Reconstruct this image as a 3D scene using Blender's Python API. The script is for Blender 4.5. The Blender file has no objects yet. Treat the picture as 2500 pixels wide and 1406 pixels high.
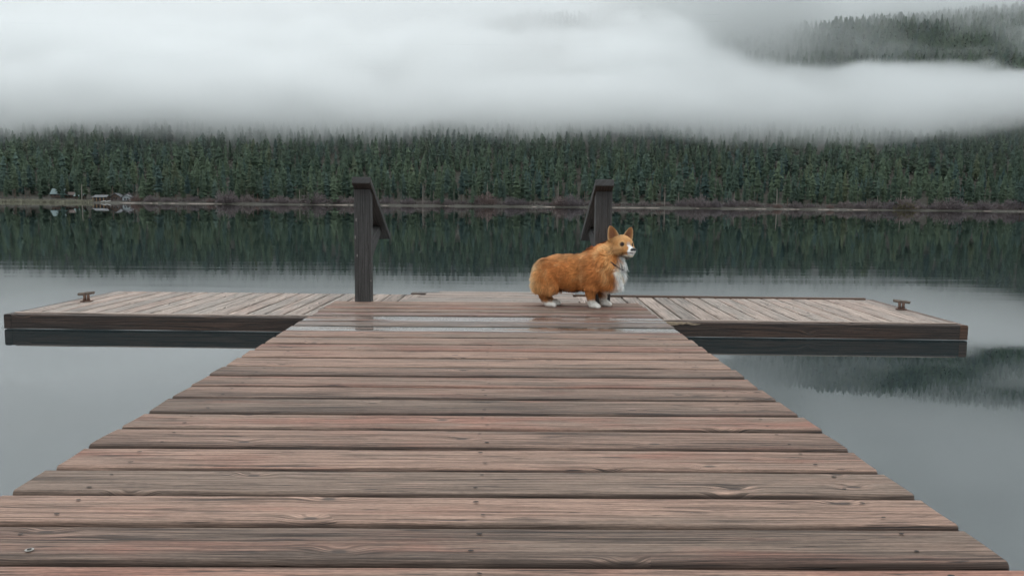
import bpy, bmesh, math, random
import numpy as np
from mathutils import Vector, Matrix, noise as mnoise

R = math.radians
sc = bpy.context.scene
col = sc.collection
rng = random.Random(7)
nr = np.random.default_rng(11)

# ------------------------------------------------------------------ camera
cam = bpy.data.cameras.new('camera')
cam.sensor_width = 36.0
cam.lens = 1962.0 / 2500.0 * 36.0
cam.clip_start, cam.clip_end = 0.02, 9000.0
camo = bpy.data.objects.new('camera', cam)
col.objects.link(camo)
camo.matrix_world = (Matrix.Translation((0, 0, 0.665)) @ Matrix.Rotation(R(-1.11), 4, 'Z')
                     @ Matrix.Rotation(R(90 - 5.85), 4, 'X') @ Matrix.Rotation(0.0095, 4, 'Z'))
sc.camera = camo

# ------------------------------------------------------------------ sky, sun, exposure
SUN_EL, SUN_AZ = R(62), R(-25)           # azimuth from +Y, towards -X (ahead, left)
w = bpy.data.worlds.new('World')
sc.world = w
w.use_nodes = True
nt = w.node_tree
nt.nodes.clear()
out = nt.nodes.new('ShaderNodeOutputWorld')
bg = nt.nodes.new('ShaderNodeBackground')
bg.inputs['Strength'].default_value = 0.1
sky = nt.nodes.new('ShaderNodeTexSky')
sky.sky_type = 'NISHITA'
sky.sun_disc = False
sky.sun_elevation = SUN_EL
sky.sun_rotation = SUN_AZ
geo = nt.nodes.new('ShaderNodeTexCoord')
sep = nt.nodes.new('ShaderNodeSeparateXYZ')
nt.links.new(geo.outputs['Generated'], sep.inputs[0])
mr = nt.nodes.new('ShaderNodeMapRange')   # overcast cloud layer: brighter towards the zenith
mr.inputs['From Min'].default_value, mr.inputs['From Max'].default_value = 0.0, 1.0
mr.inputs['To Min'].default_value, mr.inputs['To Max'].default_value = 8.0, 15.8
nt.links.new(sep.outputs['Z'], mr.inputs['Value'])
cl = nt.nodes.new('ShaderNodeTexNoise')   # soft brighter and darker parts of the cloud layer
cl.inputs['Scale'].default_value, cl.inputs['Detail'].default_value = 2.2, 4
nt.links.new(geo.outputs['Generated'], cl.inputs['Vector'])
clm = nt.nodes.new('ShaderNodeMapRange')
clm.inputs['From Min'].default_value, clm.inputs['From Max'].default_value = 0.3, 0.7
clm.inputs['To Min'].default_value, clm.inputs['To Max'].default_value = 0.9, 1.1
nt.links.new(cl.outputs['Fac'], clm.inputs['Value'])
mul = nt.nodes.new('ShaderNodeMath'); mul.operation = 'MULTIPLY'
nt.links.new(mr.outputs[0], mul.inputs[0]); nt.links.new(clm.outputs[0], mul.inputs[1])
vm = nt.nodes.new('ShaderNodeVectorMath'); vm.operation = 'SCALE'
vm.inputs[0].default_value = (0.925, 1.0, 1.03)
nt.links.new(mul.outputs[0], vm.inputs['Scale'])
mx = nt.nodes.new('ShaderNodeMix'); mx.data_type = 'RGBA'
mx.inputs['Factor'].default_value = 0.93
nt.links.new(sky.outputs[0], mx.inputs['A']); nt.links.new(vm.outputs[0], mx.inputs['B'])
nt.links.new(mx.outputs['Result'], bg.inputs['Color'])
nt.links.new(bg.outputs[0], out.inputs['Surface'])

sl = bpy.data.lights.new('sun', 'SUN')
sl.energy, sl.angle, sl.color = 0.6, R(50), (1.0, 0.98, 0.95)
so = bpy.data.objects.new('sun', sl)
col.objects.link(so)
sd = Vector((math.sin(SUN_AZ) * math.cos(SUN_EL), math.cos(SUN_AZ) * math.cos(SUN_EL), math.sin(SUN_EL)))
so.rotation_euler = sd.to_track_quat('Z', 'Y').to_euler()
so.location = (0, 0, 60)

sc.view_settings.view_transform = 'Standard'
sc.view_settings.look = 'None'
sc.view_settings.exposure = 0.0
sc.view_settings.gamma = 1.0
sc.render.engine = 'CYCLES'
cy = sc.cycles
cy.max_bounces, cy.diffuse_bounces, cy.glossy_bounces, cy.volume_bounces = 16, 3, 3, 16
cy.transmission_bounces, cy.transparent_max_bounces = 2, 8
cy.use_adaptive_sampling, cy.adaptive_threshold, cy.adaptive_min_samples = True, 0.02, 16
cy.use_denoising = True
cy.denoiser = 'OPENIMAGEDENOISE'
cy.caustics_reflective = cy.caustics_refractive = False
cy.volume_step_rate, cy.volume_max_steps = 2.0, 256

# ------------------------------------------------------------------ helpers
def tag(o, label=None, cat=None, group=None, kind=None):
    if label: o['label'] = label
    if cat: o['category'] = cat
    if group: o['group'] = group
    if kind: o['kind'] = kind
    return o

def link(name, me, parent=None, loc=None):
    o = bpy.data.objects.new(name, me)
    col.objects.link(o)
    if parent is not None: o.parent = parent
    if loc is not None: o.location = loc
    return o

def empty(name, loc=(0, 0, 0), rz=0.0):
    o = link(name, None, None, loc)
    o.rotation_euler = (0, 0, rz)
    o.empty_display_size = 0.1
    return o

def mesh(name, V, F, mats=(), smooth=False, midx=None):
    me = bpy.data.meshes.new(name)
    me.from_pydata([tuple(v) for v in V], [], [tuple(f) for f in F])
    for m in mats: me.materials.append(m)
    if midx is not None: me.polygons.foreach_set('material_index', np.asarray(midx, dtype=np.int32))
    if smooth: me.polygons.foreach_set('use_smooth', np.ones(len(me.polygons), dtype=bool))
    me.update()
    return me

def tri_mesh(name, V, T, mats=(), attr=None):
    """triangles from numpy arrays; attr: {name: per-vertex floats}"""
    V = np.asarray(V, dtype=np.float32); T = np.asarray(T, dtype=np.int32)
    me = bpy.data.meshes.new(name)
    me.vertices.add(len(V)); me.vertices.foreach_set('co', V.ravel())
    me.loops.add(T.size); me.loops.foreach_set('vertex_index', T.ravel())
    me.polygons.add(len(T))
    me.polygons.foreach_set('loop_start', np.arange(0, T.size, 3, dtype=np.int32))
    for k, a in (attr or {}).items():
        a = np.asarray(a, dtype=np.float32)
        if a.ndim == 1:
            t = me.attributes.new(k, 'FLOAT', 'POINT'); t.data.foreach_set('value', a)
        else:
            t = me.attributes.new(k, 'FLOAT_COLOR', 'POINT')
            t.data.foreach_set('color', np.concatenate([a, np.ones((len(a), 1), np.float32)], 1).ravel())
    for m in mats: me.materials.append(m)
    me.update(calc_edges=True)
    me.validate()
    return me

class NT:
    """small wrapper round a shader or geometry node tree"""
    def __init__(s, tree): s.t = tree
    def n(s, typ, **kw):
        nd = s.t.nodes.new(typ)
        for k, v in kw.items(): setattr(nd, k, v)
        return nd
    def put(s, inp, v):
        if isinstance(v, bpy.types.NodeSocket): s.t.links.new(v, inp)
        elif v is not None: inp.default_value = v
    def math(s, op, a, b=None, c=None, clamp=False):
        nd = s.n('ShaderNodeMath', operation=op, use_clamp=clamp)
        for i, v in enumerate((a, b, c)): s.put(nd.inputs[i], v)
        return nd.outputs[0]
    def add(s, a, b): return s.math('ADD', a, b)
    def sub(s, a, b): return s.math('SUBTRACT', a, b)
    def mul(s, a, b): return s.math('MULTIPLY', a, b)
    def mx(s, a, b): return s.math('MAXIMUM', a, b)
    def mn(s, a, b): return s.math('MINIMUM', a, b)
    def step(s, v, a, b, lo=0.0, hi=1.0, smooth=True):
        nd = s.n('ShaderNodeMapRange', interpolation_type='SMOOTHSTEP' if smooth else 'LINEAR')
        s.put(nd.inputs['Value'], v); s.put(nd.inputs['From Min'], a); s.put(nd.inputs['From Max'], b)
        s.put(nd.inputs['To Min'], lo); s.put(nd.inputs['To Max'], hi)
        return nd.outputs[0]
    def xyz(s, x, y, z):
        nd = s.n('ShaderNodeCombineXYZ')
        for i, v in enumerate((x, y, z)): s.put(nd.inputs[i], v)
        return nd.outputs[0]
    def split(s, v):
        nd = s.n('ShaderNodeSeparateXYZ'); s.put(nd.inputs[0], v)
        return nd.outputs
    def noise(s, vec, scale=1.0, detail=2.0, rough=0.5, dist=0.0, out='Fac'):
        nd = s.n('ShaderNodeTexNoise')
        s.put(nd.inputs['Vector'], vec)
        nd.inputs['Scale'].default_value = scale; nd.inputs['Detail'].default_value = detail
        nd.inputs['Roughness'].default_value = rough; nd.inputs['Distortion'].default_value = dist
        return nd.outputs[out] if out in nd.outputs else nd.outputs[0]
    def mix(s, f, a, b, blend='MIX'):
        nd = s.n('ShaderNodeMix', data_type='RGBA', blend_type=blend)
        s.put(nd.inputs['Factor'], f)
        for k, v in (('A', a), ('B', b)):
            sock = [i for i in nd.inputs if i.name == k and i.type == 'RGBA'][0]
            s.put(sock, tuple(v) + (1,) if isinstance(v, tuple) and len(v) == 3 else v)
        return [o for o in nd.outputs if o.type == 'RGBA'][0]
    def attr(s, name, out='Fac'):
        return s.n('ShaderNodeAttribute', attribute_name=name).outputs[out]
    def bump(s, h, strength=0.3, dist=0.01):
        nd = s.n('ShaderNodeBump'); s.put(nd.inputs['Height'], h)
        nd.inputs['Strength'].default_value = strength; nd.inputs['Distance'].default_value = dist
        return nd.outputs[0]

def material(name):
    m = bpy.data.materials.new(name)
    m.use_nodes = True
    return m, NT(m.node_tree), m.node_tree.nodes['Principled BSDF']

def plain(name, c, rough=0.8, var=0.25, scale=20.0, metal=0.0, spec=0.5):
    m, t, b = material(name)
    co = t.n('ShaderNodeTexCoord').outputs['Object']
    n = t.noise(co, scale, 4, 0.6)
    f = t.step(n, 0.3, 0.7, 1 - var, 1 + var, False)
    vmn = t.n('ShaderNodeVectorMath', operation='SCALE'); vmn.inputs[0].default_value = c
    t.put(vmn.inputs['Scale'], f)
    t.put(b.inputs['Base Color'], vmn.outputs[0])
    b.inputs['Roughness'].default_value = rough
    b.inputs['Metallic'].default_value = metal
    b.inputs['Specular IOR Level'].default_value = spec
    return m

def sstep(x, a, b):
    t = np.clip((x - a) / (b - a), 0, 1)
    return t * t * (3 - 2 * t)

def vnoise(x, y, seed=0, octaves=4):
    """cheap smooth value noise on arrays, about -1..1"""
    r = np.zeros_like(np.asarray(x, float)); a = 1.0; tot = 0.0
    for o in range(octaves):
        g = np.random.default_rng(seed * 17 + o).random((64, 64))
        fx, fy = x * 2 ** o, y * 2 ** o
        ix, iy = np.floor(fx).astype(int), np.floor(fy).astype(int)
        tx, ty = fx - ix, fy - iy
        tx, ty = tx * tx * (3 - 2 * tx), ty * ty * (3 - 2 * ty)
        G = lambda i, j: g[(ix + i) % 64, (iy + j) % 64]
        r = r + a * ((G(0, 0) * (1 - tx) + G(1, 0) * tx) * (1 - ty) + (G(0, 1) * (1 - tx) + G(1, 1) * tx) * ty - 0.5) * 2
        tot += a; a *= 0.5
    return r / tot

# ------------------------------------------------------------------ the far shore: hills
def shore_y(x):
    return 450 + 6 * vnoise(x / 160.0, x * 0 + .5, 3, 3)

def ground(x, y):
    x = np.asarray(x, float); y = np.asarray(y, float)
    s = y - shore_y(x)
    z = np.where(s < 2, s * 0.16, 0.32 + (1 - np.exp(-np.maximum(s - 2, 0) / 14)) * 2.2)
    z = z + 0.04 * np.clip(s - 20, 0, 40) + 0.30 * np.clip(s - 50, 0, 190) + 0.45 * np.maximum(s - 240, 0)
    und = vnoise(x / 190.0, y / 190.0, 5, 3)
    z = z + und * 9 * sstep(s, 60, 220)
    ridge = np.interp(x, [-1300, -700, -200, 100, 420, 560, 800, 1000, 1400], [105, 110, 130, 150, 226, 245, 284, 300, 320])
    ridge = ridge + 10 * vnoise(x / 120.0, y * 0 + 3.3, 9, 3)
    k = 14.0
    near = -k * np.log(np.exp(-np.minimum(z, 900) / k) + np.exp(-ridge / k))     # smooth minimum
    near = near - 0.2 * np.maximum(s - 900, 0)
    crest = np.interp(x, [-1800, -1100, -500, -250, 50, 160, 330, 520, 800, 1500, 2200], [200, 260, 400, 440, 508, 512, 500, 508, 470, 420, 380])
    crest = crest + 22 * vnoise(x / 210.0, y * 0 + 7.7, 13, 4)
    far = crest - 0.46 * np.abs(y - 2250)
    return np.maximum(near, far)

m_ground, t, b = material('forest_floor')
co = t.n('ShaderNodeTexCoord').outputs['Object']
X, Y, Z = t.split(co)
gn = t.noise(co, 0.06, 5, 0.6)
c = t.mix(t.step(gn, .4, .6), (0.040, 0.036, 0.026), (0.055, 0.050, 0.040))
snow = t.mul(t.step(Z, 150, 240), t.step(t.noise(co, 0.03, 4, 0.6), .52, .6))
c = t.mix(snow, c, (0.55, 0.58, 0.6))
t.put(b.inputs['Base Color'], c)
b.inputs['Roughness'].default_value = 0.95

def grid_mesh(name, xs, ys, mat):
    gx, gy = np.meshgrid(xs, ys)
    V = np.stack([gx, gy, ground(gx, gy)], -1).reshape(-1, 3)
    nx, ny = len(xs), len(ys)
    i = np.arange(nx * ny).reshape(ny, nx)
    a, b2, c2, d = i[:-1, :-1].ravel(), i[:-1, 1:].ravel(), i[1:, 1:].ravel(), i[1:, :-1].ravel()
    T = np.concatenate([np.stack([a, b2, c2], 1), np.stack([a, c2, d], 1)])
    me = tri_mesh(name, V, T, [mat])
    me.polygons.foreach_set('use_smooth', np.ones(len(me.polygons), dtype=bool))
    return me

hills = link('hills', grid_mesh('hills', np.linspace(-1900, 2100, 251),
             np.concatenate([np.linspace(436, 480, 23), np.linspace(486, 780, 50), np.linspace(792, 2700, 130)]), m_ground))
tag(hills, kind='structure')

# ------------------------------------------------------------------ the lake
m_water, t, b = material('lake_water')
co = t.n('ShaderNodeTexCoord').outputs['Object']
X, Y, Z = t.split(co)
b.inputs['Base Color'].default_value = (0.010, 0.019, 0.021, 1)
b.inputs['Roughness'].default_value = 0.0
b.inputs['IOR'].default_value = 2.3
far_f = t.step(Y, 6.0, 40.0, 0.0, 1.0)
rip = t.noise(t.xyz(t.mul(X, 1.2), t.mul(Y, 1.6), 0.0), 1.0, 3, 0.55)
swell = t.noise(t.xyz(t.mul(X, 0.03), t.mul(Y, 0.30), 3.0), 1.0, 3, 0.5)
streak = t.mul(t.noise(t.xyz(t.mul(X, 0.10), t.mul(Y, 1.5), 9.0), 1.0, 3, 0.6), t.mul(t.step(Y, 4.8, 7.0), t.step(Y, 12.0, 30.0, 1, 0)))
hgt = t.add(t.add(t.mul(rip, 0.0007), t.mul(swell, 0.003)), t.mul(streak, 0.0040))
nd = t.n('ShaderNodeBump'); t.put(nd.inputs['Height'], hgt); nd.inputs['Strength'].default_value = 0.4
nd.inputs['Distance'].default_value = 1.0
t.put(b.inputs['Normal'], nd.outputs[0])
wv = [(-1900, -60, 0), (2100, -60, 0), (2100, 472, 0), (-1900, 472, 0)]
lake = link('lake_water', mesh('lake_water', wv, [(0, 1, 2, 3)], [m_water]))
tag(lake, kind='structure')

# ------------------------------------------------------------------ conifers
def foliage_mat(name, dark, light, objrand=True):
    m, t, b = material(name)
    v = t.attr('tint')
    if objrand:
        oi = t.n('ShaderNodeObjectInfo')
        v = t.add(t.mul(v, 0.35), t.mul(oi.outputs['Random'], 0.65))
        hue = t.math('FRACT', t.mul(oi.outputs['Random'], 37.7))
    else:
        hue = t.attr('hue')
    c = t.mix(v, dark, light)
    c = t.mix(t.step(hue, .55, 1.0, 0, .8), c, t.mix(1.0, c, (0.92, 1.0, 1.35), 'MULTIPLY'))   # some crowns bluer
    c = t.mix(t.step(hue, .0, .14, .75, 0), c, t.mix(1.0, c, (1.15, 0.97, 0.9), 'MULTIPLY'))  # a few browner
    t.put(b.inputs['Base Color'], c)
    b.inputs['Roughness'].default_value = 0.9
    b.inputs['Specular IOR Level'].default_value = 0.15
    return m

m_needles = foliage_mat('needles', (0.026, 0.045, 0.036), (0.104, 0.138, 0.085))
m_needles_far = foliage_mat("needles_far", (0.024, 0.043, 0.034), (0.090, 0.122, 0.076), False)
m_bark = plain('conifer_bark', (0.13, 0.095, 0.075), 0.9, 0.3, 2.0)
m_palebark = plain('pale_bare_trunk', (0.24, 0.205, 0.18), 0.9, 0.25, 2.0)

def conifer(H, rad, cb, nl, ns, nb, kind, seed):
    """crown of ragged, drooping whorls round the trunk line with loose sprays between; returns V, T, tint, normals"""
    g = np.random.default_rng(seed)
    def prof(q):
        if kind == 'fir': p = np.clip(1 - q, 0, 1) ** .60
        elif kind == 'spire': p = np.clip((1 - q) * 2.4, 0, 1) ** .7 * (.78 + .22 * np.cos(q * 3))
        else: p = np.sqrt(np.clip(1 - q ** 2.4, 0, 1)) * (.75 + .25 * (1 - q))
        return p * np.where(q < .1, .6 + 4 * q, 1)
    V, T, A = [], [], []
    n = 0
    wob = g.uniform(.72, 1.18, nl + 1)
    for k in range(nl):
        q = (k + g.uniform(.0, .5)) / nl
        zb = (cb + (1 - cb) * q) * H
        dz = (1 - cb) * H / nl * g.uniform(1.35, 2.1)
        Rk = max(rad * float(prof(np.array(q))) * wob[k], .22)
        an = np.arange(2 * ns) * math.pi / ns + g.uniform(0, 6) + g.normal(0, .10, 2 * ns)
        out = np.where(np.arange(2 * ns) % 2 == 0, g.uniform(.78, 1.22, 2 * ns), g.uniform(.42, .72, 2 * ns))
        lop = 1 + .22 * np.cos(an - g.uniform(0, 6))
        r_o = Rk * out * lop; z_o = zb - (out - .8) * dz * .45 + g.normal(0, .08, 2 * ns) * dz
        r_i = np.full(2 * ns, Rk * .16); z_i = np.full(2 * ns, min(zb + dz, H * 1.0))
        V.append(np.stack([np.cos(an) * r_o, np.sin(an) * r_o, z_o], 1)); V.append(np.stack([np.cos(an) * r_i, np.sin(an) * r_i, z_i], 1))
        i = np.arange(2 * ns); j = (i + 1) % (2 * ns); m = 2 * ns
        T.append(np.stack([n + i, n + j, n + m + j], 1)); T.append(np.stack([n + i, n + m + j, n + m + i], 1))
        A.append(np.clip(.5 + .17 * g.normal() + .10 * g.normal(size=4 * ns), 0, 1))
        n += 4 * ns
    if nb:
        q = g.random(nb) ** 1.1 * .97; az = g.uniform(0, 6.283, nb)
        Rb = np.maximum(rad * prof(q), .25); z = (cb + (1 - cb) * q) * H
        r0 = Rb * g.uniform(.35, .8, nb); r1 = np.minimum(r0 + g.uniform(.3, .9, nb), Rb * 1.28); dr = g.uniform(-.15, .75, nb)
        sw = g.uniform(.10, .26, nb); c, s = np.cos(az), np.sin(az)
        P0 = np.stack([c * r0, s * r0, z + .2], 1); P1 = np.stack([c * r1, s * r1, z - dr], 1); side = np.stack([-s * sw, c * sw, g.normal(0, .08, nb)], 1)
        M = P0 * .5 + P1 * .5
        V.append(np.stack([P0, M + side, P1, M - side], 1).reshape(-1, 3))
        i = n + 4 * np.arange(nb)
        T.append(np.stack([i, i + 1, i + 2], 1)); T.append(np.stack([i, i + 2, i + 3], 1))
        A.append(np.repeat(np.clip(.55 + .2 * g.normal(size=nb), 0, 1), 4))
        n += 4 * nb
    tip = np.array([[-.14, 0, .93 * H], [.14, 0, .93 * H], [0, 0, H * 1.0], [0, -.14, .93 * H], [0, .14, .93 * H], [0, 0, H * 1.0]])
    V.append(tip); T.append(np.array([[n, n + 1, n + 2], [n + 3, n + 4, n + 5]])); A.append(np.full(6, .6))
    V = np.concatenate(V); T = np.concatenate(T); A = np.concatenate(A)
    N = np.stack([V[:, 0], V[:, 1], np.full(len(V), .55 * rad)], 1) + g.normal(0, .16 * rad, V.shape)
    N /= np.linalg.norm(N, axis=1)[:, None]
    fn = np.cross(V[T[:, 1]] - V[T[:, 0]], V[T[:, 2]] - V[T[:, 0]])
    flip = (fn * N[T].mean(1)).sum(1) < 0
    T[flip] = T[flip][:, ::-1]
    return V, T, A, N

def soft_normals(me, N):
    me.polygons.foreach_set('use_smooth', np.ones(len(me.polygons), dtype=bool))
    me.normals_split_custom_set_from_vertices([tuple(n) for n in N])
    return me

def trunk_mesh(name, H, r0, top, mat, lean=0.0, seed=0, stubs=0):
    g = np.random.default_rng(seed)
    V, F = [], []
    n, k = 6, 6
    for j in range(k + 1):
        f = j / k
        r = r0 * (1 - .8 * f)
        cx, cyy = lean * H * f * f + .1 * g.normal() * f, .1 * g.normal() * f
        for i in range(n):
            a = 2 * math.pi * i / n
            V.append((cx + r * math.cos(a), cyy + r * math.sin(a), -0.8 + f * (top * H + .8)))
    for j in range(k):
        for i in range(n):
            F.append((j * n + i, j * n + (i + 1) % n, (j + 1) * n + (i + 1) % n, (j + 1) * n + i))
    for s in range(stubs):                                    # short dead limbs
        zz = H * top * (.35 + .6 * g.random()); a = g.random() * 6.28; L = .5 + 1.3 * g.random()
        b0 = len(V)
        V += [(0, 0, zz - .1), (0, 0, zz + .1), (math.cos(a) * L, math.sin(a) * L, zz + .2 * L)]
        F.append((b0, b0 + 1, b0 + 2))
    return mesh(name, V, F, [mat])

variants = []
for i in range(10):
    kind = ['fir', 'spire', 'pine'][i % 3]
    H = [23, 26, 20, 25, 27, 22, 18, 28, 24, 21][i]
    rad = [3.5, 3.2, 3.2, 3.6, 3.0, 3.1, 3.8, 3.1, 3.3, 3.8][i]
    cb = [.08, .1, .04, .28, .35, .06, .03, .12, .22, .1][i]
    V, T, A, N = conifer(H, rad, cb, [15, 17, 12, 18, 16, 13, 14, 19, 13, 15][i], 7, 170, kind, 100 + i)
    variants.append((H, soft_normals(tri_mesh('crown', V, T, [m_needles], {'tint': A}), N),
                     trunk_mesh('trunk', H, .26, .93, m_bark, 0, i)))
# trees with a tall bare trunk
bare = []
for i in range(4):
    H = [27, 24, 25, 22][i]
    V, T, A, N = conifer(H, [2.5, 2.0, 2.9, 1.8][i], [.50, .42, .36, .55][i], 9, 7, 120, 'pine', 300 + i)
    bare.append((H, soft_normals(tri_mesh('crown', V, T, [m_needles], {'tint': A}), N),
                 trunk_mesh('trunk', H, .24, .95, m_palebark, [.0, .03, .0, .02][i], 40 + i, 6)))

def plant_tree(var, x, y, s=1.0, label=None, name='conifer_tree', group='conifers along the far shore'):
    o = empty(name, (x, y, float(ground(x, y)) - .1), rng.random() * 6.28)
    o.scale = (s * rng.uniform(.9, 1.3),) * 2 + (s,)
    tag(o, label, 'tree', group)
    for nm, me in (('crown', var[1]), ('trunk', var[2])):
        link(nm, me, o)
    return o

def at(px, Y):          # world x of a photo column at depth Y
    return (px - 1212.0) / 1962.0 * Y

# single trees the photo picks out
special = [
    (0, 1360, 459, 1.0, 'conifer with a tall thin pale bare trunk left of the right handrail post'),
    (3, 1620, 460, 1.0, 'slim conifer with a leaning pale lower trunk right of the right handrail post'),
    (2, 1654, 461, 1.0, 'broad layered conifer on a straight bare trunk, right of the leaning trunk'),
    (1, 214, 457, 1.0, 'tall conifer with a bare pole of a trunk between the left shore cabins'),
    (3, 1032, 459, 1.0, 'conifer with a slanting thin pale trunk just right of the left handrail'),
    (2, 1790, 461, .95, 'narrow conifer on a bare trunk over the purple shore brush'),
    (1, 1895, 458, 1.1, 'conifer with a double line of bare pale trunk above the sand line, right half'),
    (3, 2200, 459, .95, 'slim pale trunked conifer standing over the yellow green shrub, far right'),
    (0, 1188, 460, .92, 'conifer with pale trunks showing in the red brush midway between the handrails'),
    (2, 735, 462, .9, 'conifer with a thin bare trunk left of the left handrail post'),
]
used = []
for v, px, Y, s, lab in special:
    x = at(px, Y); used.append((x, Y))
    plant_tree(bare[v], x, Y, s, lab, group='shore conifers with bare trunks')
for px, Y, s, lab in [(1079, 456, .55, 'small pale green young conifer in front of the tall trees, near the left handrail'),
                      (1152, 457, .5, 'small dark young conifer at the sand line between the two handrails'),
                      (762, 457, .72, 'small cone shaped conifer standing alone before the taller trees, left of the left post'),
                      (818, 458, .72, 'cone shaped young conifer directly left of the left handrail post')]:
    x = at(px, Y); used.append((x, Y))
    plant_tree(variants[5], x, Y, s, lab, group='young conifers on the far shore')
n_ind = 0
for row, (s0, step) in enumerate([(13, 8.6), (21, 7.6), (31, 7.6), (42, 8.0)]):
    x = -345.0 + row * 1.7
    while x < 375 and n_ind < 286:
        x += step * rng.uniform(.55, 1.5)
        xx = x; yy = float(shore_y(np.array(xx))) + s0 + rng.uniform(-5, 5)
        if row == 0 and (-302 < xx < -205) and rng.random() < .6: continue       # cabins stand here
        if any(abs(xx - ux) < 3.2 and abs(yy - uy) < 12 for ux, uy in used): continue
        v = rng.choice(variants if rng.random() < .97 else bare)
        plant_tree(v, xx, yy, rng.uniform(.42, .86), 'dark green conifer in the dense row of trees along the far shore')
        n_ind += 1

# the rest of the wood, thousands of crowns that read as one mass
protos = [conifer(24, 2.9, .06, 11 + i % 3, 5, 34, ['fir', 'spire', 'fir', 'pine'][i % 4], 500 + i) for i in range(12)]
protos_far = [conifer(24, 2.7, .04, 8 + i % 3, 4, 0, ['fir', 'spire', 'pine'][i % 3], 520 + i) for i in range(9)]

def wood(name, pts, protos, hs, seed):
    g = np.random.default_rng(seed)
    Vs, Ts, A, Hu, Ns, n = [], [], [], [], [], 0
    P = np.asarray(pts)
    G = ground(P[:, 0], P[:, 1])
    patch = vnoise(P[:, 0] / 45, P[:, 1] / 45, 31, 3)
    for (x, y), z, pn in zip(P, G, patch):
        V, T, a, N = protos[g.integers(len(protos))]
        s = g.uniform(*hs) / 24 * (1 - .22 * float(np.clip((y - 560) / 60, 0, 1)) * (y < 800)); w_ = s * g.uniform(1.05, 1.5) * (1 + .40 * float(np.clip((y - 540) / 60, 0, 1)))
        an = g.random() * 6.28; c, s2 = math.cos(an), math.sin(an)
        Vs.append(np.stack([(V[:, 0] * c - V[:, 1] * s2) * w_ + x, (V[:, 0] * s2 + V[:, 1] * c) * w_ + y, V[:, 2] * s + z - .3], 1))
        Ns.append(np.stack([N[:, 0] * c - N[:, 1] * s2, N[:, 0] * s2 + N[:, 1] * c, N[:, 2]], 1))
        Ts.append(T + n); n += len(V)
        A.append(np.clip(a * .4 + .6 * np.clip(g.normal(.42 + .35 * pn, .25), 0, 1), 0, 1))
        Hu.append(np.full(len(V), np.clip(g.normal(.5 - .3 * pn, .28), 0, 1)))
    me = tri_mesh(name, np.concatenate(Vs), np.concatenate(Ts), [m_needles_far], {'tint': np.concatenate(A), 'hue': np.concatenate(Hu)})
    soft_normals(me, np.concatenate(Ns))
    return tag(link(name, me), kind='stuff')

pts = []
yy = 497.0
while yy < 720:
    sp = 7.0
    half = .69 * yy
    for x in np.arange(-half, half + 20, sp):
        px_, py_ = x + nr.uniform(-3.4, 3.4), yy + nr.uniform(-3.4, 3.4)
        if nr.random() < .93: pts.append((px_, py_))
    yy += sp * 1.05
for sx in (-1, 1):                          # the same wood goes on along the shore past both ends of the view
    for yy in np.arange(462, 715, 7.6):
        for x in np.arange(.70 * yy if yy >= 497 else (352 if sx < 0 else 380), .98 * yy, 7.2):
            pts.append((sx * (x + nr.uniform(-3, 3)), yy + nr.uniform(-3, 3)))
wood('forest', pts, protos, (9, 20), 3)
pts = []
for yy in np.arange(850, 1290, 7.5):
    for x in np.arange(190, 960, 7.5):
        if nr.random() < .8: pts.append((x + nr.uniform(-4, 4), yy + nr.uniform(-4, 4)))
wood('ridge_forest', pts, protos_far, (15, 30), 4)
pts = []
for yy in np.arange(2120, 2275, 11.0):
    for x in np.arange(-650, 1250, 10.0):
        if nr.random() < .8: pts.append((x + nr.uniform(-5, 5), yy + nr.uniform(-5, 5)))
wood('crest_forest', pts, protos_far, (15, 30), 5)
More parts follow.
